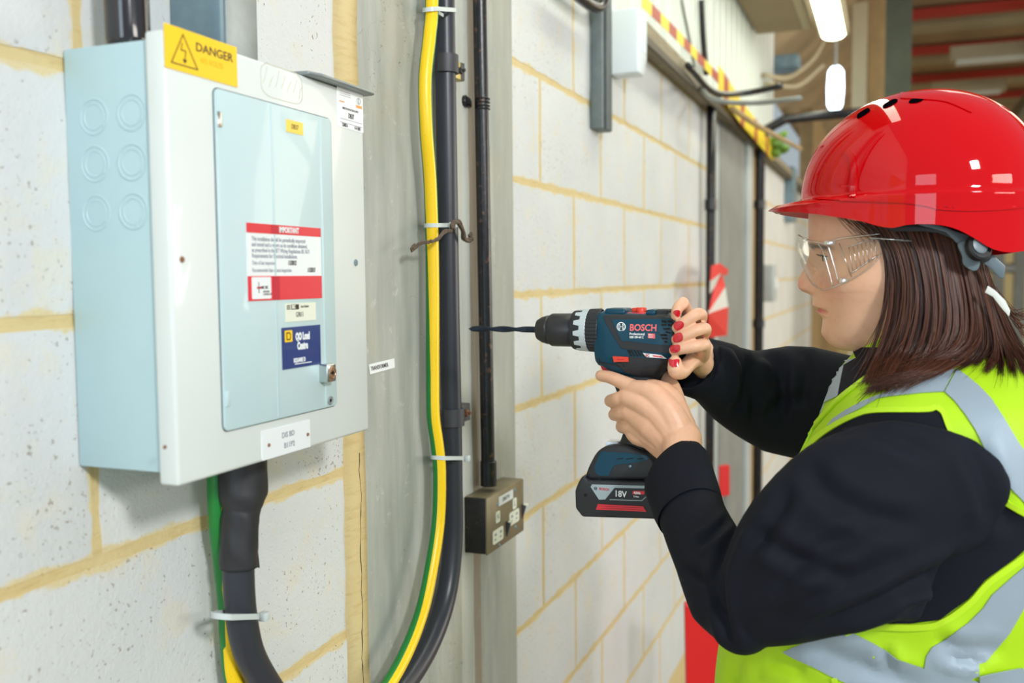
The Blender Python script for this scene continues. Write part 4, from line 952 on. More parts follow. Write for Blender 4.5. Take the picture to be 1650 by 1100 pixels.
# top humps and selector
def topbox(pa, pb, za, zb_, hw, m, name, bev=.002):
    a = ony(pa, zb_, DY); b = ony(pb, za, DY); bm = NB(); box(bm, (a.x, DY-hw, a.z), (b.x, DY+hw, b.z), bev, 3); return obj(name, bm, m, drill, angle=40)
topbox(980, 1014, 496, 508, .020, M_teal, 'top_ridge', .004); topbox(1046, 1062, 498, 508, .020, M_teal, 'top_ridge', .003); topbox(1060, 1082, 498, 508, .018, M_rub, 'rear_cap', .003)
topbox(1008, 1044, 503, 508, .016, M_redl, 'mode_track', .0015)
bm = NB(); a = ony(1033, 500, DY); lathe(bm, [(-.003, .007), (.002, .0072), (.004, .006)], a, (0, 0, 1), 20); box(bm, (a.x-.012, DY-.004, a.z-.002), (a.x+.007, DY+.004, a.z+.0035), .001); obj('mode_selector', bm, M_red, drill, angle=40)
# trigger, handle
P = [ony(x, y, DY) for x, y in ((968, 585), (978, 586), (994, 592), (1000, 603), (990, 612), (980, 603), (972, 594))]
bm = NB(); prism(bm, [Vector((p.x, DY-.009, p.z)) for p in P], (0, .018, 0), .002); obj('trigger', bm, M_trig, drill, angle=40)
rings = []
for py, a_, b_, hw in ((596, 985, 1072, .022), (610, 988, 1066, .020), (625, 993, 1060, .0185), (645, 1000, 1052, .018), (670, 1004, 1050, .018), (695, 1006, 1050, .0185), (712, 1000, 1054, .021), (722, 990, 1058, .024)):
    A = ony(a_, py, DY); B = ony(b_, py, DY); cx_ = (A.x+B.x)/2; hx = (B.x-A.x)/2
    rings.append([Vector((cx_+hx*math.copysign(abs(math.cos(t))**.75, math.cos(t)), DY+hw*math.copysign(abs(math.sin(t))**.8, math.sin(t)), A.z)) for t in [2*PI*k/28 for k in range(28)]])
bm = NB(); loft(bm, rings[::-1]); obj('handle', bm, M_rub, drill, smooth=True)
# battery
def c6(pts): return [(x/6.878+930, y/6.878+680) for x, y in pts]
def sidepoly(name, pts, hw, m, bev, y=DY, seg=3):
    P = [ony(a, b, DY) for a, b in pts]; bm = NB(); prism(bm, [Vector((p.x, y-hw, p.z)) for p in P], (0, 2*hw, 0), bev, seg); return obj(name, bm, m, drill, angle=35)
foot = sidepoly('battery_foot', c6([(270, 300), (345, 238), (470, 215), (620, 210), (800, 290), (900, 352), (960, 460), (1010, 600), (195, 600), (150, 560), (190, 450)]), .030, M_rub, .006)
batt = sidepoly('battery_pack', c6([(100, 600), (150, 530), (200, 590), (1020, 606), (1040, 700), (1040, 960), (1010, 1010), (770, 1002), (140, 985), (66, 890), (60, 700)]), .036, M_rub, .0035)
B_ft = bvh_of(foot); B_bt = bvh_of(batt)
drape_px('teal_panel', c6([(265, 325), (560, 338), (770, 370), (800, 395), (780, 418), (690, 440), (560, 458), (450, 468), (400, 490), (350, 594), (242, 590), (205, 560), (192, 490)]), B_ft, .0001, .0008, M_teal, drill, 4)
for a, b in ((440, 515), (545, 625), (670, 735)): drape_px('panel_slit', c6([(a, 402), (b, 394), (b, 402), (a, 412)]), B_ft, .0009, .0003, M_dark, drill, 8)
def bscrew(x, y, r, bvh, m, nm='screw'):
    px, py = c6([(x, y)])[0]; h, n, _, _ = bvh.ray_cast(CAM, ray(px, py).normalized()); bm = NB(); lathe(bm, [(0, r), (.0008, r*.9), (.0009, r*.55), (.0004, r*.5)], h, (0, -1, 0), 18); obj(nm, bm, m, drill, angle=40)
bscrew(588, 490, .0033, B_ft, M_teal, 'pin'); bscrew(588, 490, .0016, B_ft, M_chrome, 'pin'); bscrew(248, 636, .0032, B_bt, M_dark); bscrew(765, 652, .0032, B_bt, M_dark); bscrew(248, 636, .0015, B_bt, M_chuck); bscrew(765, 652, .0015, B_bt, M_chuck); bscrew(92, 806, .0022, B_bt, M_dark)
drape_px('silver_label', c6([(165, 689), (800, 704), (768, 734), (415, 726), (312, 855), (242, 857), (150, 716)]), B_bt, .0001, .0004, M_slv, drill, 5)
drape_px('silver_line', c6([(360, 852), (715, 864), (762, 822), (766, 828), (718, 872), (360, 861)]), B_bt, .0001, .0004, M_slv, drill, 5)
for k in range(3): drape_px('red_stripe', c6([(232-k*8, 906+k*21), (732+k*13, 930+k*21), (742+k*13, 948+k*21), (225-k*8, 924+k*21)]), B_bt, .0001, .0009, M_redl, drill, 5)
drape_px('capacity_badge', c6([(620, 760), (748, 764), (742, 800), (612, 796)]), B_bt, .0001, .0004, M_redl, drill, 5)
def btext(s, x, y, hpx, m, bold=0, sx=1):
    px, py = c6([(x, y)])[0]; h, n, _, _ = B_bt.ray_cast(CAM, ray(px, py).normalized())
    return text('lettering', s, hpx/6.878/F*1.24*1.40, (h.x, h.y-.0006, h.z), (1, 0, -.02), (0, 0, 1), m, drill, 'LEFT', bold, .0002, sx)
btext('BOSCH', 246, 737, 28, M_redd, .0001, .92); btext('18V', 412, 790, 70, M_white, .0003, .92); btext('4,0Ah', 628, 780, 27, M_white, .0002, .88); btext('Li-Ion', 626, 820, 20, M_white, .0001, .95)
px, py = c6([(206, 733)])[0]; h, n, _, _ = B_bt.ray_cast(CAM, ray(px, py).normalized()); ring_emblem(Vector((h.x, h.y-.0007, h.z)), 2.8/F*1.24, M_rub, drill)
a = ony(989, 712, DY); bm = NB(); box(bm, (a.x-.008, DY-.014, a.z-.004), (a.x+.010, DY+.010, a.z+.0025), .0015); obj('charge_window', bm, mat('lit_clear_window', (225, 240, 255), .1, coat=1), drill, angle=40)
# ================================================================== THE WORKER
YH = 1.235
def proj(p):
    d = p-CAM; z = d.dot(_v); return 825+F*d.dot(_r)/z, 550-F*d.dot(_u)/z
def interp(tab, q, n=None):
    if q <= tab[0][0]: return tab[0][1]
    for (a, va), (b, vb) in zip(tab, tab[1:]):
        if q <= b: t = (q-a)/(b-a); return va+(vb-va)*t
    return tab[-1][1]
def sinterp(tab, q):   # smooth
    xs = [t[0] for t in tab]; ys = [t[1] for t in tab]; i = 0
    if q <= xs[0]: return ys[0]
    if q >= xs[-1]: return ys[-1]
    while q > xs[i+1]: i += 1
    h = xs[i+1]-xs[i]; t = (q-xs[i])/h
    m0 = (ys[i+1]-ys[i-1])/(xs[i+1]-xs[i-1]) if i > 0 else (ys[1]-ys[0])/h
    m1 = (ys[i+2]-ys[i])/(xs[i+2]-xs[i]) if i+2 < len(xs) else (ys[-1]-ys[-2])/h
    return (2*t**3-3*t*t+1)*ys[i]+(t**3-2*t*t+t)*h*m0+(-2*t**3+3*t*t)*ys[i+1]+(t**3-t*t)*h*m1
def zpx(py): return ony(1340, py, YH).z
def xpx(px, py=450, y=None): return ony(px, py, YH if y is None else y).x
def remesh(bm, voxel, smooth_it=3, factor=.5):
    me = bpy.data.meshes.new('r'); bmesh.ops.recalc_face_normals(bm, faces=bm.faces[:]); bm.to_mesh(me); bm.free()
    o = bpy.data.objects.new('r', me); COL.objects.link(o)
    r = o.modifiers.new('r', 'REMESH'); r.mode = 'VOXEL'; r.voxel_size = voxel; r.use_smooth_shade = True
    if smooth_it: s = o.modifiers.new('s', 'SMOOTH'); s.factor = factor; s.iterations = smooth_it
    bpy.context.view_layer.update()
    out = bpy.data.meshes.new_from_object(o.evaluated_get(bpy.context.evaluated_depsgraph_get()))
    bpy.data.objects.remove(o); bpy.data.meshes.remove(me); return out
def capsules(bm, pts, seg=16, sub=4, ell=1.0, up=None):
    """rounded limb through joints [(Vector, r)]"""
    P = catmull([p for p, r in pts], sub); n = len(pts)-1; R = []
    for i in range(len(P)):
        f = i/sub; k = min(int(f), n-1); t = f-k; R.append(pts[k][1]+(pts[k+1][1]-pts[k][1])*t)
    d0 = (P[1]-P[0]).normalized(); d1 = (P[-1]-P[-2]).normalized()
    pre = [(P[0]-d0*R[0]*math.cos(a), R[0]*math.sin(a)) for a in (.25, .6, 1.05)]; post = [(P[-1]+d1*R[-1]*math.cos(a), R[-1]*math.sin(a)) for a in (1.05, .6, .25)]
    P = [p for p, r in pre]+P+[p for p, r in post]; R = [r for p, r in pre]+R+[r for p, r in post]
    tube(bm, P, R, seg, ell=ell, up=up)
def J(px, py, y, rpx): p = ony(px, py, y); return (p, rpx/F*(p-CAM).dot(_v))

# ---- head
prof = [(300, 1306), (330, 1304), (346, 1303), (365, 1302.5), (383, 1303), (395, 1305), (405, 1308), (420, 1311), (440, 1313), (460, 1313), (472, 1311.5), (480, 1309.5), (487, 1310), (491, 1311), (494, 1312.6), (496.5, 1317), (499, 1318.5), (503, 1318.8), (507, 1320.5), (512, 1323.5), (518, 1325), (526, 1325), (535, 1326), (544, 1330), (553, 1336), (560, 1346), (564, 1358)]
prof0 = [(300, 1306), (346, 1303.5), (383, 1303), (395, 1305), (405, 1308), (420, 1311), (440, 1314), (462, 1317), (480, 1322), (500, 1328), (525, 1333), (543, 1336), (553, 1340), (560, 1348), (564, 1358)]
nose = [(385, 0), (392, .8), (400, 2.2), (410, 6), (420, 11), (430, 16), (440, 22), (448, 26), (455, 27.6), (460, 27.4), (465, 25), (469, 20), (473, 9), (477, 2), (480, 0)]
nsig = [(385, .006), (400, .0065), (425, .0085), (445, .011), (458, .0135), (468, .014), (480, .012)]
wtab = [(260, .060), (300, .068), (340, .071), (380, .0725), (410, .0725), (440, .0715), (470, .067), (500, .0605), (525, .054), (545, .046), (556, .037), (564, .026)]
back = [(260, 1560), (330, 1585), (400, 1585), (450, 1565), (490, 1530), (520, 1495), (545, 1470), (564, 1455)]
bm = NB(); rings = []; NA = 168
eye_p = ony(1335, 415, YH-.0425); 
lipc = 495.5
tintpts = []
py = 262.0
while py <= 564:
    z = zpx(py); xf = xpx(sinterp(prof0, py), py); dP = xf-xpx(sinterp(prof, py), py); xb = xpx(sinterp(back, py), py); w_ = sinterp(wtab, py); xc = xf+(xb-xf)*(.50 if py < 470 else .52); row = []
    N = interp(nose, py)/F*1.17; sg = interp(nsig, py)
    for k in range(NA):
        a = 2*PI*k/NA; c, s = math.cos(a), math.sin(a)
        front = c < 0; e1 = .86 if front else 1.0; e2 = .92
        x = xc + (xc-xf if front else xb-xc)*math.copysign(abs(c)**e1, c); y = w_*math.copysign(abs(s)**e2, s); ay = abs(y)
        if front:
            fr = min(1, abs(c)*1.6)
            x -= N*math.exp(-(y/sg)**2)+dP*math.exp(-(ay/.0265)**2.4)
            # nostril wings
            x -= .0045*math.exp(-((ay-.0125)/.0042)**2-((py-463)/7.0)**2)
            x += .004*math.exp(-((ay-.0075)/.003)**2-((py-471)/2.5)**2)
            # eye sockets, brow, cheek
            x += .0105*math.exp(-((ay-.032)/.016)**2-((py-413)/13)**2)*fr
            x -= .0035*math.exp(-((ay-.028)/.022)**2-((py-392)/8)**2)*fr
            y2 = .0035*math.exp(-((ay-.052)/.02)**2-((py-455)/24)**2); y += math.copysign(y2, y); x -= y2*.6
            # lips
            lz = lipc+6.5*(ay/.026)**2 if ay < .03 else lipc+9
            lipw = math.exp(-(ay/.021)**4)
            x -= (.0022*math.exp(-((py-(lz-4.0))/3.0)**2)+.0024*math.exp(-((py-(lz+5))/3.6)**2))*lipw
            x += .0062*math.exp(-((py-lz)/2.0)**2)*math.exp(-(ay/.026)**6)
            x += .0030*math.exp(-((ay-.0265)/.0035)**2-((py-(lipc+6.5))/4.5)**2)
            x += .0018*math.exp(-((py-512)/4)**2-(ay/.02)**2)
            x -= .0022*math.exp(-((py-538)/10)**2-(ay/.016)**2)
        row.append(Vector((x, YH+y, z)))
    rings.append(row); py += 1.6
loft(bm, rings)
bmesh.ops.create_icosphere(bm, subdivisions=4, radius=1, matrix=Matrix.Translation(ony(1440, 285, YH)) @ Matrix.Diagonal((.088, .064, .066, 1)))      # crown of the head inside the hat
# ears (under the hair)
for s in (-1, 1):
    c = ony(1445, 430, YH); rr = []
    for k in range(9):
        t = k/8*PI; rr.append((c+Vector((.004*math.cos(t)+.006, s*(.062+.004*math.sin(t)), .028*math.cos(t))), .0035+.0055*math.sin(t)))
    capsules(bm, rr, 12, 2)
# neck, slim trunk and arms under the clothes
T0 = ony(1480, 500, YH); T1 = ony(1500, 580, YH); T2 = ony(1520, 660, YH)
capsules(bm, [(ony(1450, 500, YH), .052), (ony(1470, 545, YH), .052), (ony(1490, 600, YH), .056), (ony(1510, 660, YH), .075), (ony(1500, 800, YH), .09), (ony(1480, 950, YH), .085), (ony(1480, 1120, YH), .09)], 24, 3)
capsules(bm, [(ony(1510, 740, 1.12), .042), (ony(1500, 690, YH), .05), (ony(1450, 690, 1.35), .045)], 16, 3)
# near (left) arm
SH = ony(1540, 735, 1.07); EL = ony(1205, 965, 1.01); WR = J(1098, 722, 1.196, 35)
capsules(bm, [(ony(1530, 800, 1.12), .042), (ony(1360, 880, 1.04), .036), (ony(1205, 975, 1.02), .030)], 16, 3)
capsules(bm, [(ony(1205, 975, 1.02), .031), (ony(1165, 935, 1.05), .033), (ony(1120, 840, 1.125), .029), (ony(1104, 780, 1.172), .0265), (WR[0], WR[1]*.88)], 20, 3)
# far (right) arm
SH2 = ony(1420, 660, 1.40); EL2 = ony(1262, 655, 1.46); WR2 = J(1146, 596, 1.348, 23)
capsules(bm, [(ony(1420, 690, 1.36), .042), (ony(1340, 660, 1.43), .038), (ony(1250, 645, 1.445), .034)], 16, 3)
capsules(bm, [(ony(1250, 645, 1.445), .034), (ony(1200, 628, 1.41), .032), (WR2[0], WR2[1])], 16, 3)
# near hand, back towards us, fingers wrapped round the handle
H = DY
capsules(bm, [J(968.5, 605, H-.020, 9.6), J(984, 608, H-.026, 10.4), J(1003, 616, H-.031, 11.8), J(1024, 626, H-.036, 14)], 18)      # index finger on the trigger
for f in ([J(1010, 640, H-.038, 13.5), J(996, 643, H-.034, 12), J(987, 645, H-.018, 11), J(984, 646, H+.002, 10), J(994, 648, H+.022, 9.5), J(1012, 650, H+.028, 9)],
          [J(1012, 664, H-.038, 13), J(1002, 666, H-.033, 11.5), J(994, 667, H-.018, 10.5), J(990, 668, H+.002, 10), J(1000, 670, H+.022, 9), J(1016, 672, H+.027, 8.5)],
          [J(1021, 687, H-.036, 13.5), J(1013, 687, H-.031, 12.5), J(1006, 687, H-.016, 12), J(1003, 687, H+.002, 11), J(1010, 689, H+.020, 9), J(1022, 690, H+.025, 8)]):
    capsules(bm, f, 16, 4)
for f in ([J(1022, 626, H-.037, 14.5), J(1052, 634, H-.044, 19), J(1080, 668, H-.046, 24), J(1096, 712, H-.044, 31)],
          [J(1010, 641, H-.039, 14.5), J(1042, 655, H-.047, 19), J(1074, 684, H-.047, 24), J(1096, 715, H-.044, 31)],
          [J(1013, 664, H-.038, 14.5), J(1042, 680, H-.044, 19), J(1072, 702, H-.045, 24), J(1092, 722, H-.042, 29)],
          [J(1020, 686, H-.035, 13.5), J(1040, 698, H-.038, 18), J(1066, 712, H-.040, 22), J(1088, 728, H-.040, 27)],
          [J(1050, 630, H-.034, 20), J(1076, 640, H-.032, 21), J(1092, 680, H-.034, 26), J(1100, 718, H-.042, 32)]):
    capsules(bm, f, 18, 3)
capsules(bm, [J(1094, 700, H-.032, 24), J(1088, 650, H-.022, 18), J(1079, 618, H-.004, 13.5), J(1066, 607, H+.016, 11.5), J(1048, 606, H+.030, 10.5), J(1032, 608, H+.034, 9.5)], 18)   # thumb over the back of the handle
capsules(bm, [(WR[0], WR[1]*.88), J(1098, 706, H-.043, 33)], 20, 3)
capsules(bm, [J(1015, 689, H-.030, 12), J(1026, 702, H-.034, 15), J(1046, 706, H-.036, 18), J(1072, 722, H-.038, 22), J(1090, 730, H-.040, 24)], 18, 3)
hb = [J(1034, 655, H-.033, 36), J(1058, 668, H-.0375, 43), J(1080, 690, H-.0385, 42), J(1092, 712, H-.040, 38)]
capsules(bm, hb, 28, 3, ell=.62, up=Vector((0, 0, 1)).cross(Vector((0, 1, 0))))
# far hand, fingers over the back of the motor housing
G = H-.036
for f in ([J(1088.5, 508, G-.003, 8.2), J(1092, 497, G-.003, 9.3), J(1100, 489, G+.008, 9.8), J(1101, 489, G+.030, 9.6), J(1106, 500, G+.056, 10), J(1118, 525, G+.070, 12)],
          [J(1091, 528, G-.006, 8.8), J(1104, 518, G-.007, 9.3), J(1121, 507, G-.001, 10), J(1130, 507, G+.018, 10), J(1128, 518, G+.042, 10.5), J(1124, 535, G+.066, 13)],
          [J(1090, 547, G-.006, 8.8), J(1104, 540, G-.008, 9.4), J(1125, 531, G-.002, 10.3), J(1136, 530, G+.018, 10.5), J(1132, 540, G+.042, 11), J(1126, 552, G+.066, 13)],
          [J(1086.5, 564, G-.005, 8.8), J(1101, 561, G-.008, 9.8), J(1123, 557, G-.003, 10.6), J(1134, 556, G+.016, 11), J(1133, 566, G+.040, 12), J(1130, 572, G+.064, 14)],
          [J(1087.5, 584, G-.004, 11.5), J(1089, 596, G-.004, 13.4), J(1098, 598, G+.008, 13), J(1108, 588, G+.026, 12.5), J(1116, 580, G+.046, 13.5), J(1122, 578, G+.070, 16)]):
    capsules(bm, f, 18, 4)
for f in ([J(1116, 525, G+.072, 12), J(1126, 552, G+.092, 17), WR2], [J(1120, 540, G+.068, 13), J(1126, 562, G+.090, 18), WR2], [J(1122, 556, G+.066, 14), J(1124, 572, G+.088, 18), WR2], [J(1122, 574, G+.058, 14), J(1126, 582, G+.084, 18), WR2]):
    capsules(bm, f, 18, 3)
skin = remesh(bm, .00150, 4, .5)
# skin tints: lips, cheeks, knuckles
nv = len(skin.vertices); co = np.empty(nv*3); skin.vertices.foreach_get('co', co); co = co.reshape(-1, 3)
d = co-np.array(CAM); zz_ = d@np.array(_v); 
pz = np.array([zpx(p) for p in range(250, 600)])[::-1]; pyv = np.interp(co[:, 2], pz, np.arange(250, 600)[::-1])
ay = np.abs(co[:, 1]-YH); headm = (co[:, 0] < xpx(1400, 480)) & (ay < .06) & (co[:, 2] > zpx(566)) & (co[:, 0] > xpx(1270, 480))
lz = lipc+6.5*(np.minimum(ay, .03)/.026)**2
lip = np.exp(-((pyv-(lz+1.2))/(7.6*np.clip(1.15-ay/.03, .2, 1)))**4)*np.exp(-(ay/.026)**8)*headm
cheek = np.exp(-((pyv-462)/22)**2-((ay-.048)/.022)**2)*headm*.3 + np.exp(-((pyv-458)/10)**2-(ay/.014)**2)*headm*.55
brow = np.exp(-((pyv-(396+np.abs(ay-.028)*200))/4.6)**2)*np.exp(-((ay-.034)/.021)**6)*headm*1.4
lash = np.exp(-((pyv-410)/2.0)**2)*np.exp(-((ay-.036)/.014)**6)*headm*.0
colr = np.zeros((nv, 4)); colr[:, 0] = lip; colr[:, 1] = cheek; colr[:, 2] = brow; colr[:, 3] = 1
at_ = skin.color_attributes.new('tint', 'FLOAT_COLOR', 'POINT'); at_.data.foreach_set('color', colr.ravel())
def skin_mat():
    m = bpy.data.materials.new('skin'); m.use_nodes = True; t = NT(m); co_ = t.coord()
    a = t.n('ShaderNodeAttribute'); a.attribute_name = 'tint'; sp = t.n('ShaderNodeSeparateColor'); t.l(a.outputs['Color'], sp.inputs[0])
    c = t.mix(t.noise(co_, 14, 3), lin((226, 172, 138)), lin((236, 188, 156)))
    c = t.mix(t.math('MULTIPLY', t.ramp(t.noise(co_, 90, 4), [(.5, (0, 0, 0)), (.75, (1, 1, 1))]), .25), c, lin((206, 142, 112)))
    c = t.mix(sp.outputs[1], c, lin((232, 138, 122))); c = t.mix(t.math('MULTIPLY', sp.outputs[0], .85), c, lin((198, 98, 94)))
    c = t.mix(t.math('MULTIPLY', sp.outputs[2], t.math('ADD', .3, t.noise(t.coord(sc3=(300, 60, 900)), 1.0, 2))), c, lin((84, 54, 42)))
    t.base(c); t.b.inputs['Roughness'].default_value = .46; t.b.inputs['Subsurface Weight'].default_value = .12; t.b.inputs['Subsurface Radius'].default_value = (.01, .004, .002)
    t.b.inputs['Subsurface Scale'].default_value = .5
    t.bump(t.noise(co_, 420, 3), .12, .0006); t.bump(t.noise(co_, 60, 3), .10, .0015); return m
M_skin = skin_mat()
worker = thing('person', 'woman in navy jacket and yellow hi-vis vest holding a drill in both hands', 'person', (xpx(1520, 700), YH, .9))
body_o = link('body', skin, M_skin, worker, True); B_skin = bvh_of(body_o)
# eyes
M_eye = mat('eye_white', (226, 218, 212), .15, coat=.6); M_iris = mat('brown_iris', (70, 46, 34), .12, coat=.8)
for s in (-1, 1):
    ec = Vector((ony(1337.5, 415, YH-.0325).x+.0030, YH+s*.0325, ony(1335, 415, YH-.0425).z)); bm = NB(); bmesh.ops.create_uvsphere(bm, u_segments=28, v_segments=18, radius=.0118); bmesh.ops.translate(bm, verts=bm.verts, vec=ec)
    e_ = obj('eyeball', bm, M_eye, worker, smooth=True)
    bm = NB(); lathe(bm, [(0, .0058), (.0012, .0050), (.0016, .003), (.0017, .0001)], ec+Vector((-.0103, s*.0005, -.0012)), (-1, 0, -.12), 24); obj('iris', bm, M_iris, e_, smooth=True)
    for sg_, zz, rr_ in ((1, .0045, .0135), (-1, -.0040, .0132)):   # lids
        bm = NB(); R = []
        for i in range(13):
            a = -1.25+2.5*i/12; row = []
            for j in range(7):
                el = (.42+.9*j/6) if sg_ > 0 else -(.40+.8*j/6)
                el = el*(1-.0*abs(a)) if j else (.30*math.cos(a*1.05)+.02 if sg_ > 0 else -.34*math.cos(a*1.05)-.05)
                if sg_ > 0 and j == 0: el -= .05
                row.append(ec+Vector((-math.cos(a)*math.cos(el), math.sin(a)*math.cos(el), math.sin(el)))*.0130)
            R.append(row)
        loft(bm, R, False, False); ey = obj('eyelid', bm, M_skin, worker, smooth=True)
    bm = NB()
    for i in range(26):
        a = -1.15+2.3*i/25; el = .28*math.cos(a*1.05); p0 = ec+Vector((-math.cos(a)*math.cos(el), math.sin(a)*math.cos(el), math.sin(el)))*.0132
        dd = Vector((-math.cos(a), math.sin(a)*1.1, -.15)); tube(bm, [p0, p0+dd*.0035+Vector((0, 0, -.0004)), p0+dd*.0068+Vector((0, 0, .0022))], [.00035, .0003, .00012], 4)
    o = obj('eyelashes', bm, M_dark, worker, kind='stuff')
# nails
M_nail = mat('red_nail_varnish', (206, 10, 36), .12, coat=1)
def c8(pts): return [(x/6.875+1040, y/6.875+460) for x, y in pts]
for pl in ([(312, 290), (335, 272), (375, 275), (382, 310), (368, 345), (340, 335), (318, 312)], [(316, 435), (340, 405), (395, 394), (425, 415), (422, 450), (390, 480), (350, 497), (322, 470)],
           [(306, 575), (325, 540), (385, 522), (412, 545), (415, 590), (385, 620), (330, 628), (308, 605)], [(278, 680), (300, 662), (372, 658), (387, 685), (378, 725), (330, 742), (290, 735), (277, 710)],
           [(262, 815), (300, 822), (368, 818), (368, 870), (350, 898), (300, 902), (268, 875)]):
    drape_px('fingernail', closed2(c8(pl), 4), B_skin, .0001, .0007, M_nail, worker, 2, 60)

# ---- clothes: torso under the vest
VX = [(1.449, 1415, 1565, .050, .70), (1.425, 1397, 1600, .066, .72), (1.405, 1376, 1640, .105, .74), (1.385, 1353, 1680, .150, .745), (1.362, 1338, 1705, .182, .745), (1.33, 1322, 1725, .198, .74), (1.29, 1296, 1735, .203, .74),
      (1.24, 1264, 1740, .203, .73), (1.19, 1228, 1740, .200, .715), (1.15, 1203, 1735, .197, .70), (1.10, 1180, 1725, .190, .68), (1.04, 1164, 1710, .186, .665), (.98, 1156, 1690, .186, .655), (.90, 1156, 1690, .190, .655), (.80, 1160, 1700, .20, .66)]
rings = []
zs = [t[0] for t in VX][::-1]
def vt(z, c): return sinterp([(t[0], t[c]) for t in VX[::-1]], z)
z = 1.449; n_r = 0
while z > .80:
    fp, bp, hw, xc = (vt(z, i) for i in (1, 2, 3, 4)); # front px given at this height
    Yf = YH; pyz = 443+(1.5-z)*F/1.2
    xf = xpx(fp, pyz); xb = xpx(bp, pyz); row = []
    for k in range(72):
        a = 2*PI*k/72; c, s = math.cos(a), math.sin(a); ex = .82
        row.append(Vector((xc+(xc-xf if c < 0 else xb-xc)*math.copysign(abs(c)**ex, c), YH+hw*math.copysign(abs(s)**.9, s), z)))
    rings.append(row); z -= .012
bm = NB(); loft(bm, rings)
M_lime = mat('fluorescent_yellow_mesh', (178, 222, 12), .6, bump=.25, bs=900, bd=.0006, var=.04, vs=10)
M_lime2 = mat('vest_binding_tape', (190, 232, 30), .5, bump=.2, bs=900, bd=.0005)
M_refl = mat('silver_reflective_tape', (150, 166, 178), .55, metal=.1, bump=.35, bs=18, bd=.004)
M_refl.node_tree.nodes['Principled BSDF'].inputs['Sheen Weight'].default_value = .2
M_navyj = mat('navy_work_jacket_cotton', (15, 18, 29), .82, bump=.3, bs=1100, bd=.0005, var=.15, vs=12, spec=.25)
vm_ = remesh(bm, .005, 4)
def folds(me, lines, freq=None, amp=0):
    """push shallow creases into cloth: lines of (pts px, width px, depth m); near side only"""
    me.update(); n = len(me.vertices); co = np.empty(n*3); me.vertices.foreach_get('co', co); co = co.reshape(-1, 3)
    no = np.empty(n*3); me.vertices.foreach_get('normal', no); no = no.reshape(-1, 3)
    d = co-np.array(CAM); zz = d@np.array(_v); X = 825+F*(d@np.array(_r))/zz; Y = 550-F*(d@np.array(_u))/zz
    face = np.clip(-(no*d/np.linalg.norm(d, axis=1)[:, None]).sum(1)*2.0, 0, 1); disp = np.zeros(n)
    for pts, wd, dep in lines:
        P = np.array([(p.x, p.y) for p in catmull([Vector((a, b, 0)) for a, b in pts], 6)]); best = np.full(n, 1e9); tt = np.zeros(n); m = len(P)-1
        for i in range(m):
            a, b = P[i], P[i+1]; ab = b-a; t = np.clip(((X-a[0])*ab[0]+(Y-a[1])*ab[1])/(ab@ab+1e-9), 0, 1); q = (X-a[0]-t*ab[0])**2+(Y-a[1]-t*ab[1])**2
            u = q < best; best[u] = q[u]; tt[u] = (i+t[u])/m
        r = np.sqrt(best)/wd; env = np.clip(np.minimum(tt, 1-tt)*5, 0, 1)
        disp += -dep*env*(np.exp(-r**2)-.55*np.exp(-((r-1.9)/1.0)**2))
    co += no*(disp*face)[:, None]; me.vertices.foreach_set('co', co.ravel()); me.update()
folds(vm_, [([(1560, 700), (1600, 800), (1640, 860)], 18, .006), ([(1500, 1030), (1560, 1050), (1620, 1040)], 14, .006), ([(1300, 1040), (1380, 1070), (1500, 1110)], 16, .006), ([(1420, 1040), (1440, 1080)], 9, .005), ([(1230, 1060), (1300, 1080)], 12, .005), ([(1520, 1060), (1590, 1070)], 6, .005), ([(1180, 1060), (1185, 1100)], 12, .005)])
vest = link('safety_vest', vm_, M_lime, worker, True); B_v = bvh_of(vest)
def c2b(pts): return [(x/4.714+1300, y/4.714+540) for x, y in pts]
def c3(pts): return [(x/3.3+1150, y/3.3+900) for x, y in pts]
def vp(name, poly, off, th, m, step=9, parent=None): return drape_px(name, poly, B_v, off, th, m, parent or vest, step, 60)
arm = c2b([(-470, 1560), (-200, 1180), (0, 900), (100, 790), (250, 690), (420, 612), (560, 592), (900, 590), (975, 570), (1020, 600), (1060, 700), (1120, 830), (1180, 950)])+[(1559, 758), (1573, 775), (1611, 810), (1650, 833), (1680, 850), (1680, 870), (1650, 884), (1632, 900), (1586, 933), (1559, 964), (1514, 997), (1468, 1003), (1401, 1003), (1362, 1015), (1300, 1030), (1230, 1000)]
vp('jacket_in_armhole', arm, .0004, .0016, M_navyj, parent=worker)
vp('reflective_strip', c2b([(1125, 262), (1040, 432), (880, 440), (620, 468), (540, 482), (400, 562), (230, 655), (160, 692), (200, 640), (300, 572), (440, 500), (600, 440), (850, 348), (1000, 300)]), .0006, .0012, M_refl)
vp('reflective_strip', c2b([(1142, 265), (1048, 435), (1120, 500), (1200, 600), (1280, 720), (1350, 850), (1430, 1010)])+[(1625, 782), (1655, 815), (1690, 840), (1690, 775), (1650, 727), (1639, 712), (1618, 676), (1597, 644), (1577, 623), (1559, 608)], .0006, .0012, M_refl)
vp('reflective_strip', [(1362, 1013), (1407, 1036), (1429, 1048), (1447, 1062), (1489, 1076), (1574, 1097), (1620, 1112), (1620, 1165), (1450, 1140), (1374, 1103), (1344, 1091), (1262, 1050), (1300, 1034)], .0006, .0012, M_refl)
vp('reflective_strip', [(1668, 893), (1650, 912), (1632, 927), (1598, 957), (1583, 979), (1559, 1003), (1526, 1027), (1501, 1042), (1492, 1058), (1489, 1076), (1556, 1097), (1577, 1086), (1576, 1070), (1589, 1065), (1626, 1018), (1650, 976), (1668, 950)], .0006, .0012, M_refl)
vp('reflective_strip', [(1577, 1087), (1610, 1080), (1645, 1074), (1660, 1110), (1577, 1120)], .0019, .0012, M_refl)
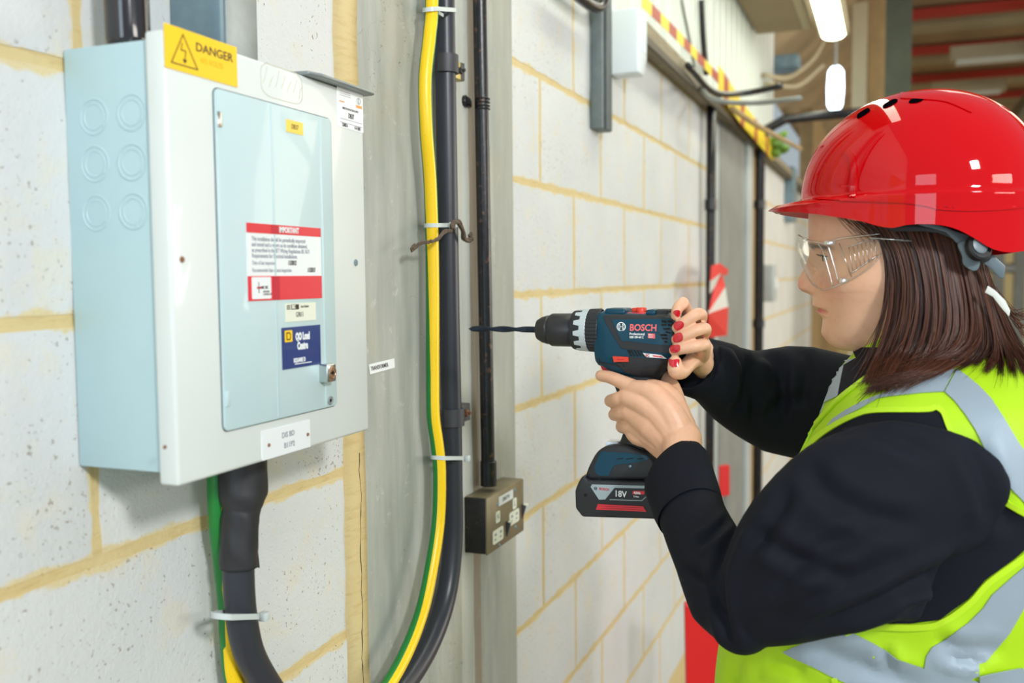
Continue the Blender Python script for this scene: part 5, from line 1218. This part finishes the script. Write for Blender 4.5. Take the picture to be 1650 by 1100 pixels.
def ribbon(pts, wpx, n=6):
    P = catmull([Vector((a, b, 0)) for a, b in pts], n); L = []; R = []
    for i, p in enumerate(P):
        t = (P[min(i+1, len(P)-1)]-P[max(i-1, 0)]).normalized(); q = Vector((-t.y, t.x, 0))*wpx/2; L.append((p.x+q.x, p.y+q.y)); R.append((p.x-q.x, p.y-q.y))
    return L+R[::-1]
bind = c2b([(-220, 1190), (0, 885), (100, 775), (250, 675), (420, 597), (560, 577), (900, 575), (985, 556)])
vp('armhole_binding', ribbon(bind, 8), .0006, .0030, M_lime2)
vp('armhole_binding', ribbon(c2b([(985, 556), (1035, 595), (1078, 700), (1136, 825), (1200, 950)])+[(1563, 756), (1580, 774), (1615, 803), (1655, 828)], 8), .0006, .0030, M_lime2)
vp('armhole_binding', ribbon([(1660, 886), (1637, 903), (1590, 938), (1562, 969), (1515, 1002), (1468, 1009), (1401, 1008), (1362, 1019)], 10), .0006, .0030, M_lime2)
# far shoulder strap of the vest and jacket showing in the neck opening
vp('reflective_strip', c2b([(378, 180), (262, 205), (190, 305), (100, 450), (30, 565), (140, 510), (245, 462), (268, 330), (290, 230)]), .0008, .0012, M_refl, 6)
vp('jacket_front', c2b([(420, 100), (360, 130), (380, 180), (290, 232), (270, 330), (245, 465), (430, 345), (470, 300), (560, 230), (560, 100)]), .0006, .0014, M_navyj, 6, worker)
vp('vest_edge', ribbon(c2b([(470, 315), (250, 485), (60, 690), (-120, 900), (-260, 1090)]), 5), .0004, .0022, M_lime2)
vp('side_seam', ribbon([(1344, 1091), (1347, 1104), (1350, 1130)], 9), .0004, .0014, M_lime2)
# jacket collar round the neck
bm = NB(); cc = []
for k in range(40):
    a = 2*PI*k/40; c = ony(1475, 585, YH); cc.append(a)
rr = []
for zf, gr in ((0, .0), (.5, .004), (1, .002)):
    rr.append([Vector((c.x+.004+(.066+gr)*math.cos(a)*1.0, YH+(.062+gr)*math.sin(a), c.z-.03+.055*zf+.012*math.cos(a)*zf)) for a in cc])
for zf, gr in ((1, -.004), (0, -.004)):
    rr.append([Vector((c.x+.004+(.066+gr)*math.cos(a), YH+(.062+gr)*math.sin(a), c.z-.03+.055*zf+.012*math.cos(a)*zf)) for a in cc])
loft(bm, rr, False); obj('jacket_collar', bm, M_navyj, worker, smooth=True)

# ---- sleeves
def S(px, py, hwpx, y, dep=.7): p = ony(px, py, y); return p, hwpx/F*(p-CAM).dot(_v), dep
def sleeve(bm, secs, sub=4, seg=40):
    P = catmull([s[0] for s in secs], sub); n = len(secs)-1; R = []; E = []
    for i in range(len(P)):
        f = i/sub; k = min(int(f), n-1); t = f-k; R.append(secs[k][1]+(secs[k+1][1]-secs[k][1])*t); E.append(secs[k][2]+(secs[k+1][2]-secs[k][2])*t)
    T, N = frames(P, Vector((0, 0, 1)))
    rings = []
    for i, p in enumerate(P):
        view = Vector((-_v.x, -_v.y, 0)).normalized() if 0 else Vector((0, -1, 0))
        B = (view-T[i]*view.dot(T[i])).normalized(); Nn_ = T[i].cross(B)
        rings.append([p+Nn_*math.cos(a)*R[i]+B*math.sin(a)*R[i]*E[i] for a in [2*PI*k/seg for k in range(seg)]])
    loft(bm, rings)
bm = NB()
sleeve(bm, [S(1104, 792, 56, 1.165, .85), S(1118, 838, 56, 1.12, .85), S(1142, 890, 62, 1.075, .8), S(1175, 955, 74, 1.03, .75), S(1206, 1003, 58, 1.01, .7)])
sleeve(bm, [S(1200, 985, 66, 1.01, .75), S(1245, 952, 98, 1.0, .62), S(1300, 908, 130, .995, .54), S(1380, 856, 156, 1.005, .46), S(1450, 838, 163, 1.018, .40), S(1510, 838, 144, 1.034, .38), S(1554, 866, 96, 1.055, .38), S(1592, 872, 45, 1.08, .5)])
sleeve(bm, [S(1390, 780, 95, 1.05, .5), S(1462, 752, 82, 1.068, .5), S(1496, 744, 62, 1.085, .5)])
bmesh.ops.create_icosphere(bm, subdivisions=3, radius=.034, matrix=Matrix.Translation(ony(1196, 1002, 1.01)))
ns = remesh(bm, .003, 8)
folds(ns, [([(1200, 836), (1165, 900), (1160, 960), (1172, 1020), (1185, 1050)], 9, .006), ([(1205, 845), (1290, 905), (1380, 930)], 14, .005), ([(1280, 780), (1240, 850), (1200, 900)], 12, .005), ([(1300, 735), (1330, 790), (1400, 830), (1500, 850)], 18, .005),
           ([(1640, 870), (1500, 930), (1380, 985), (1290, 1020)], 14, .009), ([(1620, 905), (1530, 960), (1440, 990)], 9, .006), ([(1330, 700), (1400, 690), (1520, 740)], 14, .004), ([(1120, 880), (1150, 860), (1180, 830)], 7, .004), ([(1090, 900), (1130, 930), (1150, 940)], 7, .004),
           ([(1550, 700), (1590, 780), (1600, 850)], 16, .005), ([(1240, 960), (1300, 900), (1420, 840)], 16, .004), ([(1210, 1030), (1330, 960), (1460, 900)], 18, .004)])
sl = link('jacket_sleeve', ns, M_navyj, worker, True)
# turned cuff
def cuff(secs, th, name, up=None):
    bm = NB(); P = [s[0] for s in secs]; n = len(P); rings = []
    T, N = frames(P)
    seg = 48
    def ring(i, rad):
        view = Vector((0, -1, 0)); B = (view-T[i]*view.dot(T[i])).normalized(); Nn_ = T[i].cross(B); tl = secs[i][3]
        return [P[i]+Nn_*math.cos(a)*rad+B*math.sin(a)*rad*secs[i][2]+T[i]*tl*math.cos(a)*rad for a in [2*PI*k/seg for k in range(seg)]]
    out = [ring(i, secs[i][1]) for i in range(n)]; inn = [ring(i, secs[i][1]-th) for i in range(n)]
    R = inn[::-1][-n:] 
    seq = [inn[n-1-j] for j in range(n)]
    seq = inn[::-1] + out
    loft(bm, seq, False)
    return obj(name, bm, M_navyj, worker, smooth=True)
def SC(px, py, hw, y, e, tl): p, r, _ = S(px, py, hw, y); return (p, r, e, tl)
cuff([SC(1088, 757, 57, 1.187, .80, .22), SC(1091, 763, 59.5, 1.182, .82, .2), SC(1098, 785, 59, 1.166, .85, .12), SC(1107, 812, 59, 1.142, .86, .05), SC(1113, 828, 57, 1.128, .86, .0)], .003, 'turned_cuff')
bm = NB()
sleeve(bm, [S(1128, 592, 46, 1.33, .8), S(1160, 606, 56, 1.37, .8), S(1200, 628, 70, 1.41, .75), S(1250, 642, 88, 1.44, .7), S(1300, 650, 92, 1.44, .7), S(1370, 662, 88, 1.42, .7), S(1440, 680, 80, 1.38, .7)])
fs = remesh(bm, .003, 6)
folds(fs, [([(1186, 550), (1200, 590), (1196, 640), (1180, 670)], 8, .006), ([(1216, 565), (1212, 620), (1216, 690)], 9, .006), ([(1214, 563), (1250, 585), (1262, 640), (1256, 700)], 9, .005), ([(1285, 550), (1300, 600), (1290, 660)], 10, .005), ([(1150, 560), (1175, 600), (1170, 640)], 7, .003), ([(1230, 680), (1255, 650), (1310, 640)], 9, .004)])
link('jacket_sleeve', fs, M_navyj, worker, True)
cuff([SC(1112, 588, 46, 1.318, .80, -.0), SC(1117, 590, 50, 1.33, .8, 0), SC(1143, 597, 52, 1.352, .8, 0), SC(1160, 604, 55, 1.37, .8, 0)], .003, 'sleeve_cuff')

# ================================================================== HAIR
GU = [0, .25, .5, .75, 1.0]
GD = [[(1388, 350), (1416, 385), (1431, 440), (1428, 510), (1409, 580), (1397, 626)],
      [(1430, 350), (1458, 400), (1472, 470), (1464, 540), (1442, 598), (1412, 634)],
      [(1490, 352), (1508, 420), (1518, 500), (1512, 556), (1486, 592), (1440, 618)],
      [(1545, 362), (1560, 430), (1574, 500), (1574, 546), (1552, 574), (1506, 594)],
      [(1588, 385), (1594, 440), (1616, 500), (1640, 556), (1668, 590), (1700, 622)]]
YO = [[.069, .073, .075, .076, .078, .082], [.074, .080, .086, .090, .096, .104], [.074, .083, .090, .098, .110, .120], [.062, .072, .084, .096, .110, .122], [.035, .042, .054, .066, .076, .082]]
def guide(u):
    k = min(int(u*4), 3); t = u*4-k
    return [(a[0]+(b[0]-a[0])*t, a[1]+(b[1]-a[1])*t, c+(d_-c)*t) for a, b, c, d_ in zip(GD[k], GD[k+1], YO[k], YO[k+1])]
M_hair = bpy.data.materials.new('brown_hair'); M_hair.use_nodes = True; t = NT(M_hair)
rn = t.n('ShaderNodeAttribute'); rn.attribute_name = 'shade'
t.base(t.mix(rn.outputs['Fac'], lin((22, 11, 8)), lin((114, 66, 46)))); t.b.inputs['Roughness'].default_value = .28; t.b.inputs['Specular IOR Level'].default_value = .35
def hair_obj(name, bm, shades, kind=None):
    o = obj(name, bm, M_hair, worker, smooth=True, kind=kind); a = o.data.attributes.new('shade', 'FLOAT', 'POINT'); a.data.foreach_set('value', shades); return o
bm = NB(); rings = []; L = 18
us = [i/14 for i in range(15)]
G = [catmull([Vector(p) for p in guide(u)], 4) for u in us]; NL = len(G[0])
for j in range(NL-6):
    near = []; far = []
    for i, u in enumerate(us):
        g = G[i][j]; ins = .010
        dyy = g.z-ins; p = ony(g.x+(6 if i == 0 else 0)-(6 if i == 14 else 0), g.y, YH-dyy); near.append(p); far.append(Vector((p.x, YH+dyy*.95, p.z)))
    rings.append(near+far[::-1])
loft(bm, rings); hair_obj('hair_mass', bm, [.0]*len(bm.verts))
rng = random.Random(11)
def lift(p, gap):      # keep a hair lying on the cloth instead of inside it
    dd = (p-CAM); L_ = dd.length; h = B_v.ray_cast(CAM, dd.normalized(), L_+gap)
    return p if h[0] is None else CAM+dd.normalized()*(h[3]-gap)
def strands(n, side, bm, sh, clump=60):
    cl = [(k/(clump-1)+rng.uniform(-.012, .012), rng.gauss(0, 1), rng.gauss(0, 1), rng.random(), rng.random()) for k in range(clump)]
    for s in range(n):
        u0 = rng.random()**.92; c = min(rng.sample(cl, 14)+[cl[min(clump-1, int(u0*clump))]], key=lambda q: abs(q[0]-u0))
        w_ = rng.uniform(.1, .8); depth = rng.uniform(-.004, .004)+(c[3]-.4)*.006
        if side > 0: depth = rng.uniform(-.001, .005)
        ue = u0+(c[0]-u0)*w_
        A = guide(u0); B = guide(max(0, min(1, ue))); P = []; stray = rng.random() < .10; kx, ky = rng.gauss(0, 1), rng.gauss(0, 1)
        ln = rng.uniform(.90, 1.02)-.09*c[4]*(1 if u0 > .2 else .3)
        for i in range(6):
            f = (i/5)**1.2; px = A[i][0]+(B[i][0]-A[i][0])*f; py_ = A[i][1]+(B[i][1]-A[i][1])*f; yo = A[i][2]+(B[i][2]-A[i][2])*f
            px += f*f*(kx*3+c[1]*9)+(f*f*kx*14 if stray else 0)+math.sin(i*1.3+c[3]*6)*3.0*f - (f**4)*16*c[3]; py_ += f*f*(ky*3+c[2]*6)+(f*f*ky*12 if stray else 0)
            yo += depth*(.3+.7*f)+(.004*math.sin(c[3]*20+i*1.1))*f
            p = ony(px, py_, YH-yo); P.append(p if side < 0 else Vector((p.x, YH+yo, p.z)))
        P = catmull(P, 3); P = P[:max(6, int(len(P)*ln))]
        if side < 0: g_ = rng.uniform(.003, .009); P = P[:8]+[lift(p, g_) for p in P[8:]]
        n0 = len(bm.verts); r = rng.uniform(.00022, .00052)
        tube(bm, P, [r*(1 if i < len(P)*.6 else max(.2, 1-(i-len(P)*.6)/(len(P)*.4)*.85)) for i in range(len(P))], 4, caps=False)
        v = min(1, max(0, .10+.50*rng.random()**1.5+(c[3]-.45)*.45)); sh.extend([v]*(len(bm.verts)-n0))
bm = NB(); sh = []; strands(5200, -1, bm, sh); strands(420, 1, bm, sh, 20)
for s in range(420):      # ends swept forward over the shoulder
    t_ = rng.random(); kx, ky = rng.gauss(0, 13), rng.gauss(0, 7); u = rng.uniform(0, .012)
    P = [(1500+70*t_, 530+10*t_, .090), (1500+62*t_, 568+6*t_, .104), (1474+56*t_, 592+4*t_, .116), (1440+50*t_+kx*.6, 608+ky*.6, .124), (1408+52*t_+kx, 622-6*t_+ky, .128)]
    P = catmull([ony(x_, y_, YH-q_-u*i/4) for i, (x_, y_, q_) in enumerate(P)], 3); P = [lift(p, .004+u) for p in P]; n0 = len(bm.verts); r = rng.uniform(.00022, .00045)
    tube(bm, P, [r*(1 if i < len(P)*.6 else .4) for i in range(len(P))], 4, caps=False); sh.extend([rng.uniform(.05, .7)]*(len(bm.verts)-n0))
hair_obj('hair_strands', bm, sh, 'stuff')
# fine wisps at the temple, crown of the fringe and behind the neck
bm = NB(); sh = []
for s in range(46):
    x0 = 1345+50*rng.random()**.6; p0 = ony(x0, 349+(x0-1348)*.15, YH-.060-(x0-1348)*.0002); p1 = ony(x0+rng.uniform(12, 18), 366+rng.uniform(-4, 4), YH-.073); p2 = ony(x0+rng.uniform(30, 42), 384+rng.uniform(-6, 10), YH-.076)
    n0 = len(bm.verts); tube(bm, catmull([p0, p1, p2], 4), .00022, 4, caps=False); sh.extend([.3]*(len(bm.verts)-n0))
for s in range(26):
    a = rng.uniform(0, 1); P = [ony(1600+a*30, 450+a*70, YH-.04), ony(1625+a*20, 490+a*40+rng.uniform(-8, 8), YH-.045), ony(1650+rng.uniform(-5, 10), 500+a*50+rng.uniform(-22, 12), YH-.05), ony(1675, 500+a*60+rng.uniform(-40, 20), YH-.05)]
    n0 = len(bm.verts); tube(bm, catmull(P, 4), .00035, 4, caps=False); sh.extend([.8]*(len(bm.verts)-n0))
hair_obj('hair_wisps', bm, sh, 'stuff')
# ================================================================== HARD HAT
HX0 = xpx(1291, 330); HX1 = xpx(1688, 330); hxc = xpx(1490, 330); HB_ = .112; zbelt = ony(1290, 322, YH).z; ztop = ony(1490, 141, YH).z-.0035
def cyl(px, py, g=1.0):
    d = ray(px, py); best = None
    for i in range(400):
        y = YH-HB_*1.1+i*(HB_*1.1)/400; p = ony(px, py, y); ax_ = (hxc-HX0 if p.x < hxc else HX1-hxc)*g
        if abs(p.x-hxc) < ax_ and (YH-y) <= HB_*g*math.sqrt(1-((p.x-hxc)/ax_)**2): return p
    return ony(px, py, YH)
low = []
for px, py in ((1309, 341.7), (1330, 345), (1352, 349), (1389, 356), (1418, 364.6), (1440, 367), (1461, 362.4), (1491, 361), (1520, 363.5), (1545, 371), (1571, 385), (1596, 400), (1622, 406.4), (1650, 404), (1672, 399)):
    p = cyl(px, py, 1.02); low.append((math.atan2((YH-p.y)/HB_, -(p.x-hxc)/((hxc-HX0) if p.x < hxc else (HX1-hxc))), p.z))
low.sort(); low = [(0, zbelt-.013)]+[l for l in low if l[0] > .25]; low.append((PI, low[-1][1]+.004))
tipx = xpx(1244, 328); tipz = ony(1244, 328, YH).z
NA = 192; rings = []
def hring(fr, z, extra=None):
    row = []
    for k in range(NA):
        a = 2*PI*k/NA; az = abs((a+PI) % (2*PI)-PI); c, s = math.cos(a), math.sin(a); A = (hxc-HX0) if c > 0 else (HX1-hxc)
        e = extra(az) if extra else 0
        zz = z(az) if callable(z) else z
        row.append(Vector((hxc-(A*fr+e)*c, YH-(HB_*fr+e*.9)*s, zz)))
    return row
n_ = 30
for i in range(n_):
    th = PI/2*(1-i/(n_-1)); fr = max(.012, math.cos(th)**.94); rings.append(hring(fr, zbelt+(ztop-zbelt)*math.sin(th)))
peak = lambda az: max(0, math.cos(az*1.28))**1.5 if az < 1.2 else 0
PKL = (HX0-tipx)
lz_ = lambda az: sinterp(low, az)
rings.append(hring(1.004, lambda az: zbelt-.003, lambda az: .0005+PKL*.06*peak(az)))
rings.append(hring(1.0, lambda az: zbelt-.0045-(zbelt-tipz)*.25*peak(az), lambda az: .0035+PKL*.35*peak(az)))
rings.append(hring(1.0, lambda az: zbelt-.006-(zbelt-tipz)*.62*peak(az), lambda az: .004+PKL*.75*peak(az)))
rings.append(hring(1.0, lambda az: zbelt-.0085-(zbelt-tipz)*.95*peak(az)-.001*peak(az), lambda az: .004+PKL*1.0*peak(az)))
def mixz(t): return lambda az: (zbelt-.0085-(zbelt-tipz)*.95*peak(az))*(1-t)+lz_(az)*t
for t_ in (.25, .5, .75, 1.0): rings.append(hring(1.0, mixz(t_), lambda az, t_=t_: .003+.001*t_+PKL*(1-.12*t_)*peak(az)))
inner = [hring(1.0, lambda az: lz_(az)+.0005, lambda az: .0015+PKL*.84*peak(az)), hring(.975, lambda az: max(lz_(az)+.006, zbelt-.016)), hring(.97, lambda az: zbelt), hring(.8, zbelt+(ztop-zbelt)*.55), hring(.4, zbelt+(ztop-zbelt)*.86), hring(.02, zbelt+(ztop-zbelt)*.96)]
bm = NB(); loft(bm, rings+inner)
M_hat = mat('glossy_red_shell', (196, 0, 10), .5, coat=.75, bump=.02, bs=14, bd=.01, spec=0.0)
hat = thing('hard_hat', 'glossy red hard hat with short peak and three dark vent slots worn by the worker', 'helmet', (hxc, YH, zbelt))
shell = obj('shell', bm, M_hat, hat, angle=60); B_h = bvh_of(shell)
def c8b(pts): return [(x/2.751+1200, y/2.751+100) for x, y in pts]
M_vent = mat('vent_opening', (8, 7, 12), .9, spec=0)
for pl, rim in (([(500, 250), (503, 232), (540, 208), (554, 208), (552, 222), (515, 246)], None), ([(613, 204), (618, 190), (655, 168), (678, 168), (668, 184), (632, 202)], None), ([(728, 182), (738, 168), (775, 158), (796, 160), (786, 172), (760, 182)], None)):
    drape_px('vent_slot', closed2(c8b(pl), 3), B_h, .0002, .0007, M_vent, hat, 4)
for pl, w_ in (([(452, 395), (478, 430), (486, 500), (478, 600)], 9), ):
    drape_px('raised_rib', ribbon(c8b(pl), w_), B_h, -.001, .0026, M_hat, hat, 4, 70)
drape_px('rim_ridge', ribbon(c8b([(300, 604), (500, 612), (700, 620), (800, 634), (870, 650), (1000, 656), (1150, 650), (1236, 640)]), 3.5), B_h, -.0004, .0020, M_hat, hat, 4, 70)
drape_px('crown_ridge', ribbon(c8b([(690, 150), (800, 155), (900, 168), (1010, 215)]), 9), B_h, -.0010, .0022, M_hat, hat, 4, 70)
for q in ((810, 636), (850, 640), (890, 642), (925, 648)): drape_px('moulded_mark', ribbon(c8b([(q[0], q[1]-6), (q[0]+18, q[1]+4)]), 3), B_h, -.0002, .0012, M_hat, hat, 3, 70)
# suspension, ratchet and strap at the nape
M_gry = mat('grey_harness_plastic', (98, 112, 120), .38, bump=.04); M_gry2 = mat('dark_harness', (32, 32, 34), .5)
def c4(pts): return [(x/5+1500, y/5+340) for x, y in pts]
def flat(name, pts, y, m, th=.003, bev=.0008, dyx=0.0):
    P = [ony(a, b, y) for a, b in pts]; P = [Vector((p.x, y+(p.x-P[0].x)*dyx, p.z)) for p in P]; bm = NB(); prism(bm, P, (0, th, 0), bev); return obj(name, bm, m, hat, angle=40)
flat('headband', c4([(-120, 60), (100, 120), (200, 160), (330, 200), (400, 250), (390, 330), (300, 350), (215, 260), (120, 170), (-100, 110)]), YH-.088, M_gry, .004, .001, .15)
flat('harness_lobe', closed2(c4([(215, 265), (300, 235), (395, 300), (400, 400), (380, 470), (330, 478), (262, 430), (250, 360)]), 4), YH-.092, M_gry, .004, .001, .12)
c = ony(1571, 401, YH-.092); bm = NB(); lathe(bm, [(0, .0105), (.002, .0145), (.008, .0145), (.010, .0125)], c, (.55, -.75, .25), 28)
for v in bm.verts: pass
obj('ratchet_knob', bm, M_gry2, hat, angle=35)
c = ony(1577, 396, YH-.100); bm = NB(); lathe(bm, [(0, .009), (.003, .009), (.004, .006)], c, (.55, -.75, .25), 24); obj('knob_face', bm, M_gry, hat, angle=35)
flat('strap_tail', c4([(400, 330), (500, 350), (600, 440), (590, 545), (550, 535), (490, 470), (430, 425), (395, 385)]), YH-.085, M_gry, .003, .001)
flat('strap_keeper', c4([(405, 310), (505, 350), (470, 400), (410, 420), (385, 380)]), YH-.089, M_gry2, .006, .001)
flat('cradle_edge', c4([(-740, 25), (-560, 55), (-420, 95), (-420, 105), (-560, 72), (-740, 40)]), YH-.066, mat('cream_harness_web', (206, 186, 130), .7), .002, .0003)
flat('dark_liner', c4([(-460, 100), (-300, 95), (0, 105), (90, 130), (215, 240), (150, 215), (60, 180), (-60, 165), (-300, 165)]), YH-.080, M_gry2, .003, .0005)
P = c4([(460, 600), (520, 640), (600, 720), (640, 800), (630, 850), (560, 770), (500, 690), (435, 655)])
Pw = [ony(a, b, YH-.098) for a, b in P]; bm = NB(); prism(bm, Pw, (0, .002, 0), .0004); obj('white_neck_tape', bm, mat('white_neck_tape', (218, 220, 215), .6, bump=.3, bs=600), worker, angle=40)
# ================================================================== SAFETY GLASSES
def glass_mat(name, tint, fac, rough=.02):
    m = bpy.data.materials.new(name); m.use_nodes = True; nt = m.node_tree; nt.nodes.remove(nt.nodes['Principled BSDF']); out = nt.nodes['Material Output']
    tr_ = nt.nodes.new('ShaderNodeBsdfTransparent'); tr_.inputs[0].default_value = tint; gl = nt.nodes.new('ShaderNodeBsdfGlossy'); gl.inputs['Roughness'].default_value = rough
    fz = nt.nodes.new('ShaderNodeLayerWeight'); fz.inputs[0].default_value = .12; ad = nt.nodes.new('ShaderNodeMath'); ad.operation = 'MULTIPLY_ADD'; ad.inputs[1].default_value = .5; ad.inputs[2].default_value = fac; nt.links.new(fz.outputs['Facing'], ad.inputs[0])
    mx = nt.nodes.new('ShaderNodeMixShader'); nt.links.new(ad.outputs[0], mx.inputs[0]); nt.links.new(tr_.outputs[0], mx.inputs[1]); nt.links.new(gl.outputs[0], mx.inputs[2]); nt.links.new(mx.outputs[0], out.inputs[0]); return m
M_lens = glass_mat('clear_polycarbonate', (.965, .965, .955, 1), .015); M_rim = glass_mat('clear_moulded_edge', (.97, .97, .96, 1), .32, .12)
gg = thing('safety_glasses', 'clear wraparound safety glasses with ribbed side shields worn under the hard hat', 'glasses', ony(1300, 420, YH))
# (y offset, top px, top py, bottom px, bottom py)
gs = [(0, 1287, 379, 1291, 416), (.014, 1286, 379.5, 1293, 428), (.028, 1288, 381, 1302, 448), (.042, 1295, 384, 1312, 460), (.054, 1308, 388.5, 1324, 466.5), (.063, 1322, 391, 1334, 465.5), (.069, 1335, 391.5, 1344, 462), (.073, 1348, 385.5, 1362, 455), (.076, 1375, 381.5, 1388, 441), (.078, 1398, 379, 1408, 425), (.079, 1418, 376.5, 1420, 408)]
top = []; bot = []
for yo, a, b, c_, d_ in gs: top.append(ony(a, b, YH-yo)); bot.append(ony(c_, d_, YH-yo))
def mir(p): return Vector((p.x, 2*YH-p.y, p.z))
fullt = [mir(p) for p in top[:0:-1]]+top; fullb = [mir(p) for p in bot[:0:-1]]+bot
fullt = catmull(fullt, 3); fullb = catmull(fullb, 3); n = len(fullt)
bm = NB(); R = []
for i in range(n):
    a, b = fullt[i], fullb[i]; tg = (fullt[min(i+1, n-1)]-fullt[max(i-1, 0)]); tg.z = 0; nrm = tg.cross(Vector((0, 0, 1))).normalized(); nrm = nrm if nrm.dot(a-Vector((xpx(1400), YH, a.z))) > 0 else -nrm
    col = []
    for j in range(9): f = j/8; q = a.lerp(b, f)+nrm*.0045*math.sin(f*PI); col.append(q)
    R.append(col+[q-nrm*.0015 for q in col[::-1]])
loft(bm, R); obj('lens_shield', bm, M_lens, gg, angle=50)
bm = NB(); tube(bm, fullt, .0014, 8); obj('brow_bar', bm, M_rim, gg, smooth=True)
bm = NB(); tube(bm, fullb, .0009, 8); obj('lower_edge', bm, M_rim, gg, smooth=True)
def gp(px, py, yo=.077): return ony(px, py, YH-yo)
for k in range(7):
    x = 1368+k*6.6; bm = NB(); f = k/6; tube(bm, [gp(x, 398-f*12, .0785), gp(x+6, 436-f*20, .0785)], .0007, 6); obj('shield_rib', bm, M_rim, gg, smooth=True)
bm = NB(); tube(bm, catmull([gp(1318, 392, .062), gp(1326, 405, .064), gp(1335, 435, .067), gp(1342, 461, .070)], 4), .0009, 6); obj('lens_edge_ridge', bm, M_rim, gg, smooth=True)
bm = NB(); tube(bm, catmull([gp(1333, 393, .069), gp(1342, 420, .071), gp(1351, 456, .073)], 4), .0009, 6); obj('lens_edge_ridge', bm, M_rim, gg, smooth=True)
bm = NB(); tube(bm, [gp(1352, 392, .0745), gp(1372, 446, .0765)], .0009, 6); obj('lens_edge_ridge', bm, M_rim, gg, smooth=True)
bm = NB(); tube(bm, [gp(1372, 440, .078), gp(1415, 410, .080)], .0011, 6); obj('shield_rail', bm, M_rim, gg, smooth=True)
bm = NB(); tube(bm, [gp(1364, 398, .078), gp(1412, 384, .080)], .0009, 6); obj('shield_rail', bm, M_rim, gg, smooth=True)
bm = NB(); c = gp(1337, 391, .073); box(bm, c-Vector((.006, .002, .003)), c+Vector((.006, .002, .0025)), .001); obj('hinge_block', bm, M_rim, gg, angle=40)
bm = NB(); c = gp(1360, 452, .076); box(bm, c-Vector((.005, .0015, .003)), c+Vector((.004, .0015, .003)), .001); obj('hinge_block', bm, M_rim, gg, angle=40)
for s in (-1, 1):
    a = gp(1400, 383, .080); b = gp(1470, 388, .082); q = lambda p: p if s < 0 else mir(p); bm = NB(); tube(bm, [q(a), q(a.lerp(b, .5)), q(b)], .0013, 8, ell=.5); obj('temple_arm', bm, M_rim, gg, smooth=True)

# ---- shared phrases for look-alike things
for nm, gp_ in (('cable_tie', 'white nylon cable ties'), ('cable_cleat', 'cable cleats on the column'), ('steel_post', 'steel posts behind the worker'), ('drain_pipe', 'black vertical pipes along the wall'), ('overhead_wire', 'loose overhead cables'), ('roof_light', 'unlit roof fittings'), ('strut_channel', 'steel struts on the block wall')):
    for o in bpy.data.objects:
        if o.parent is None and o.name.split('.')[0] == nm: o['group'] = gp_
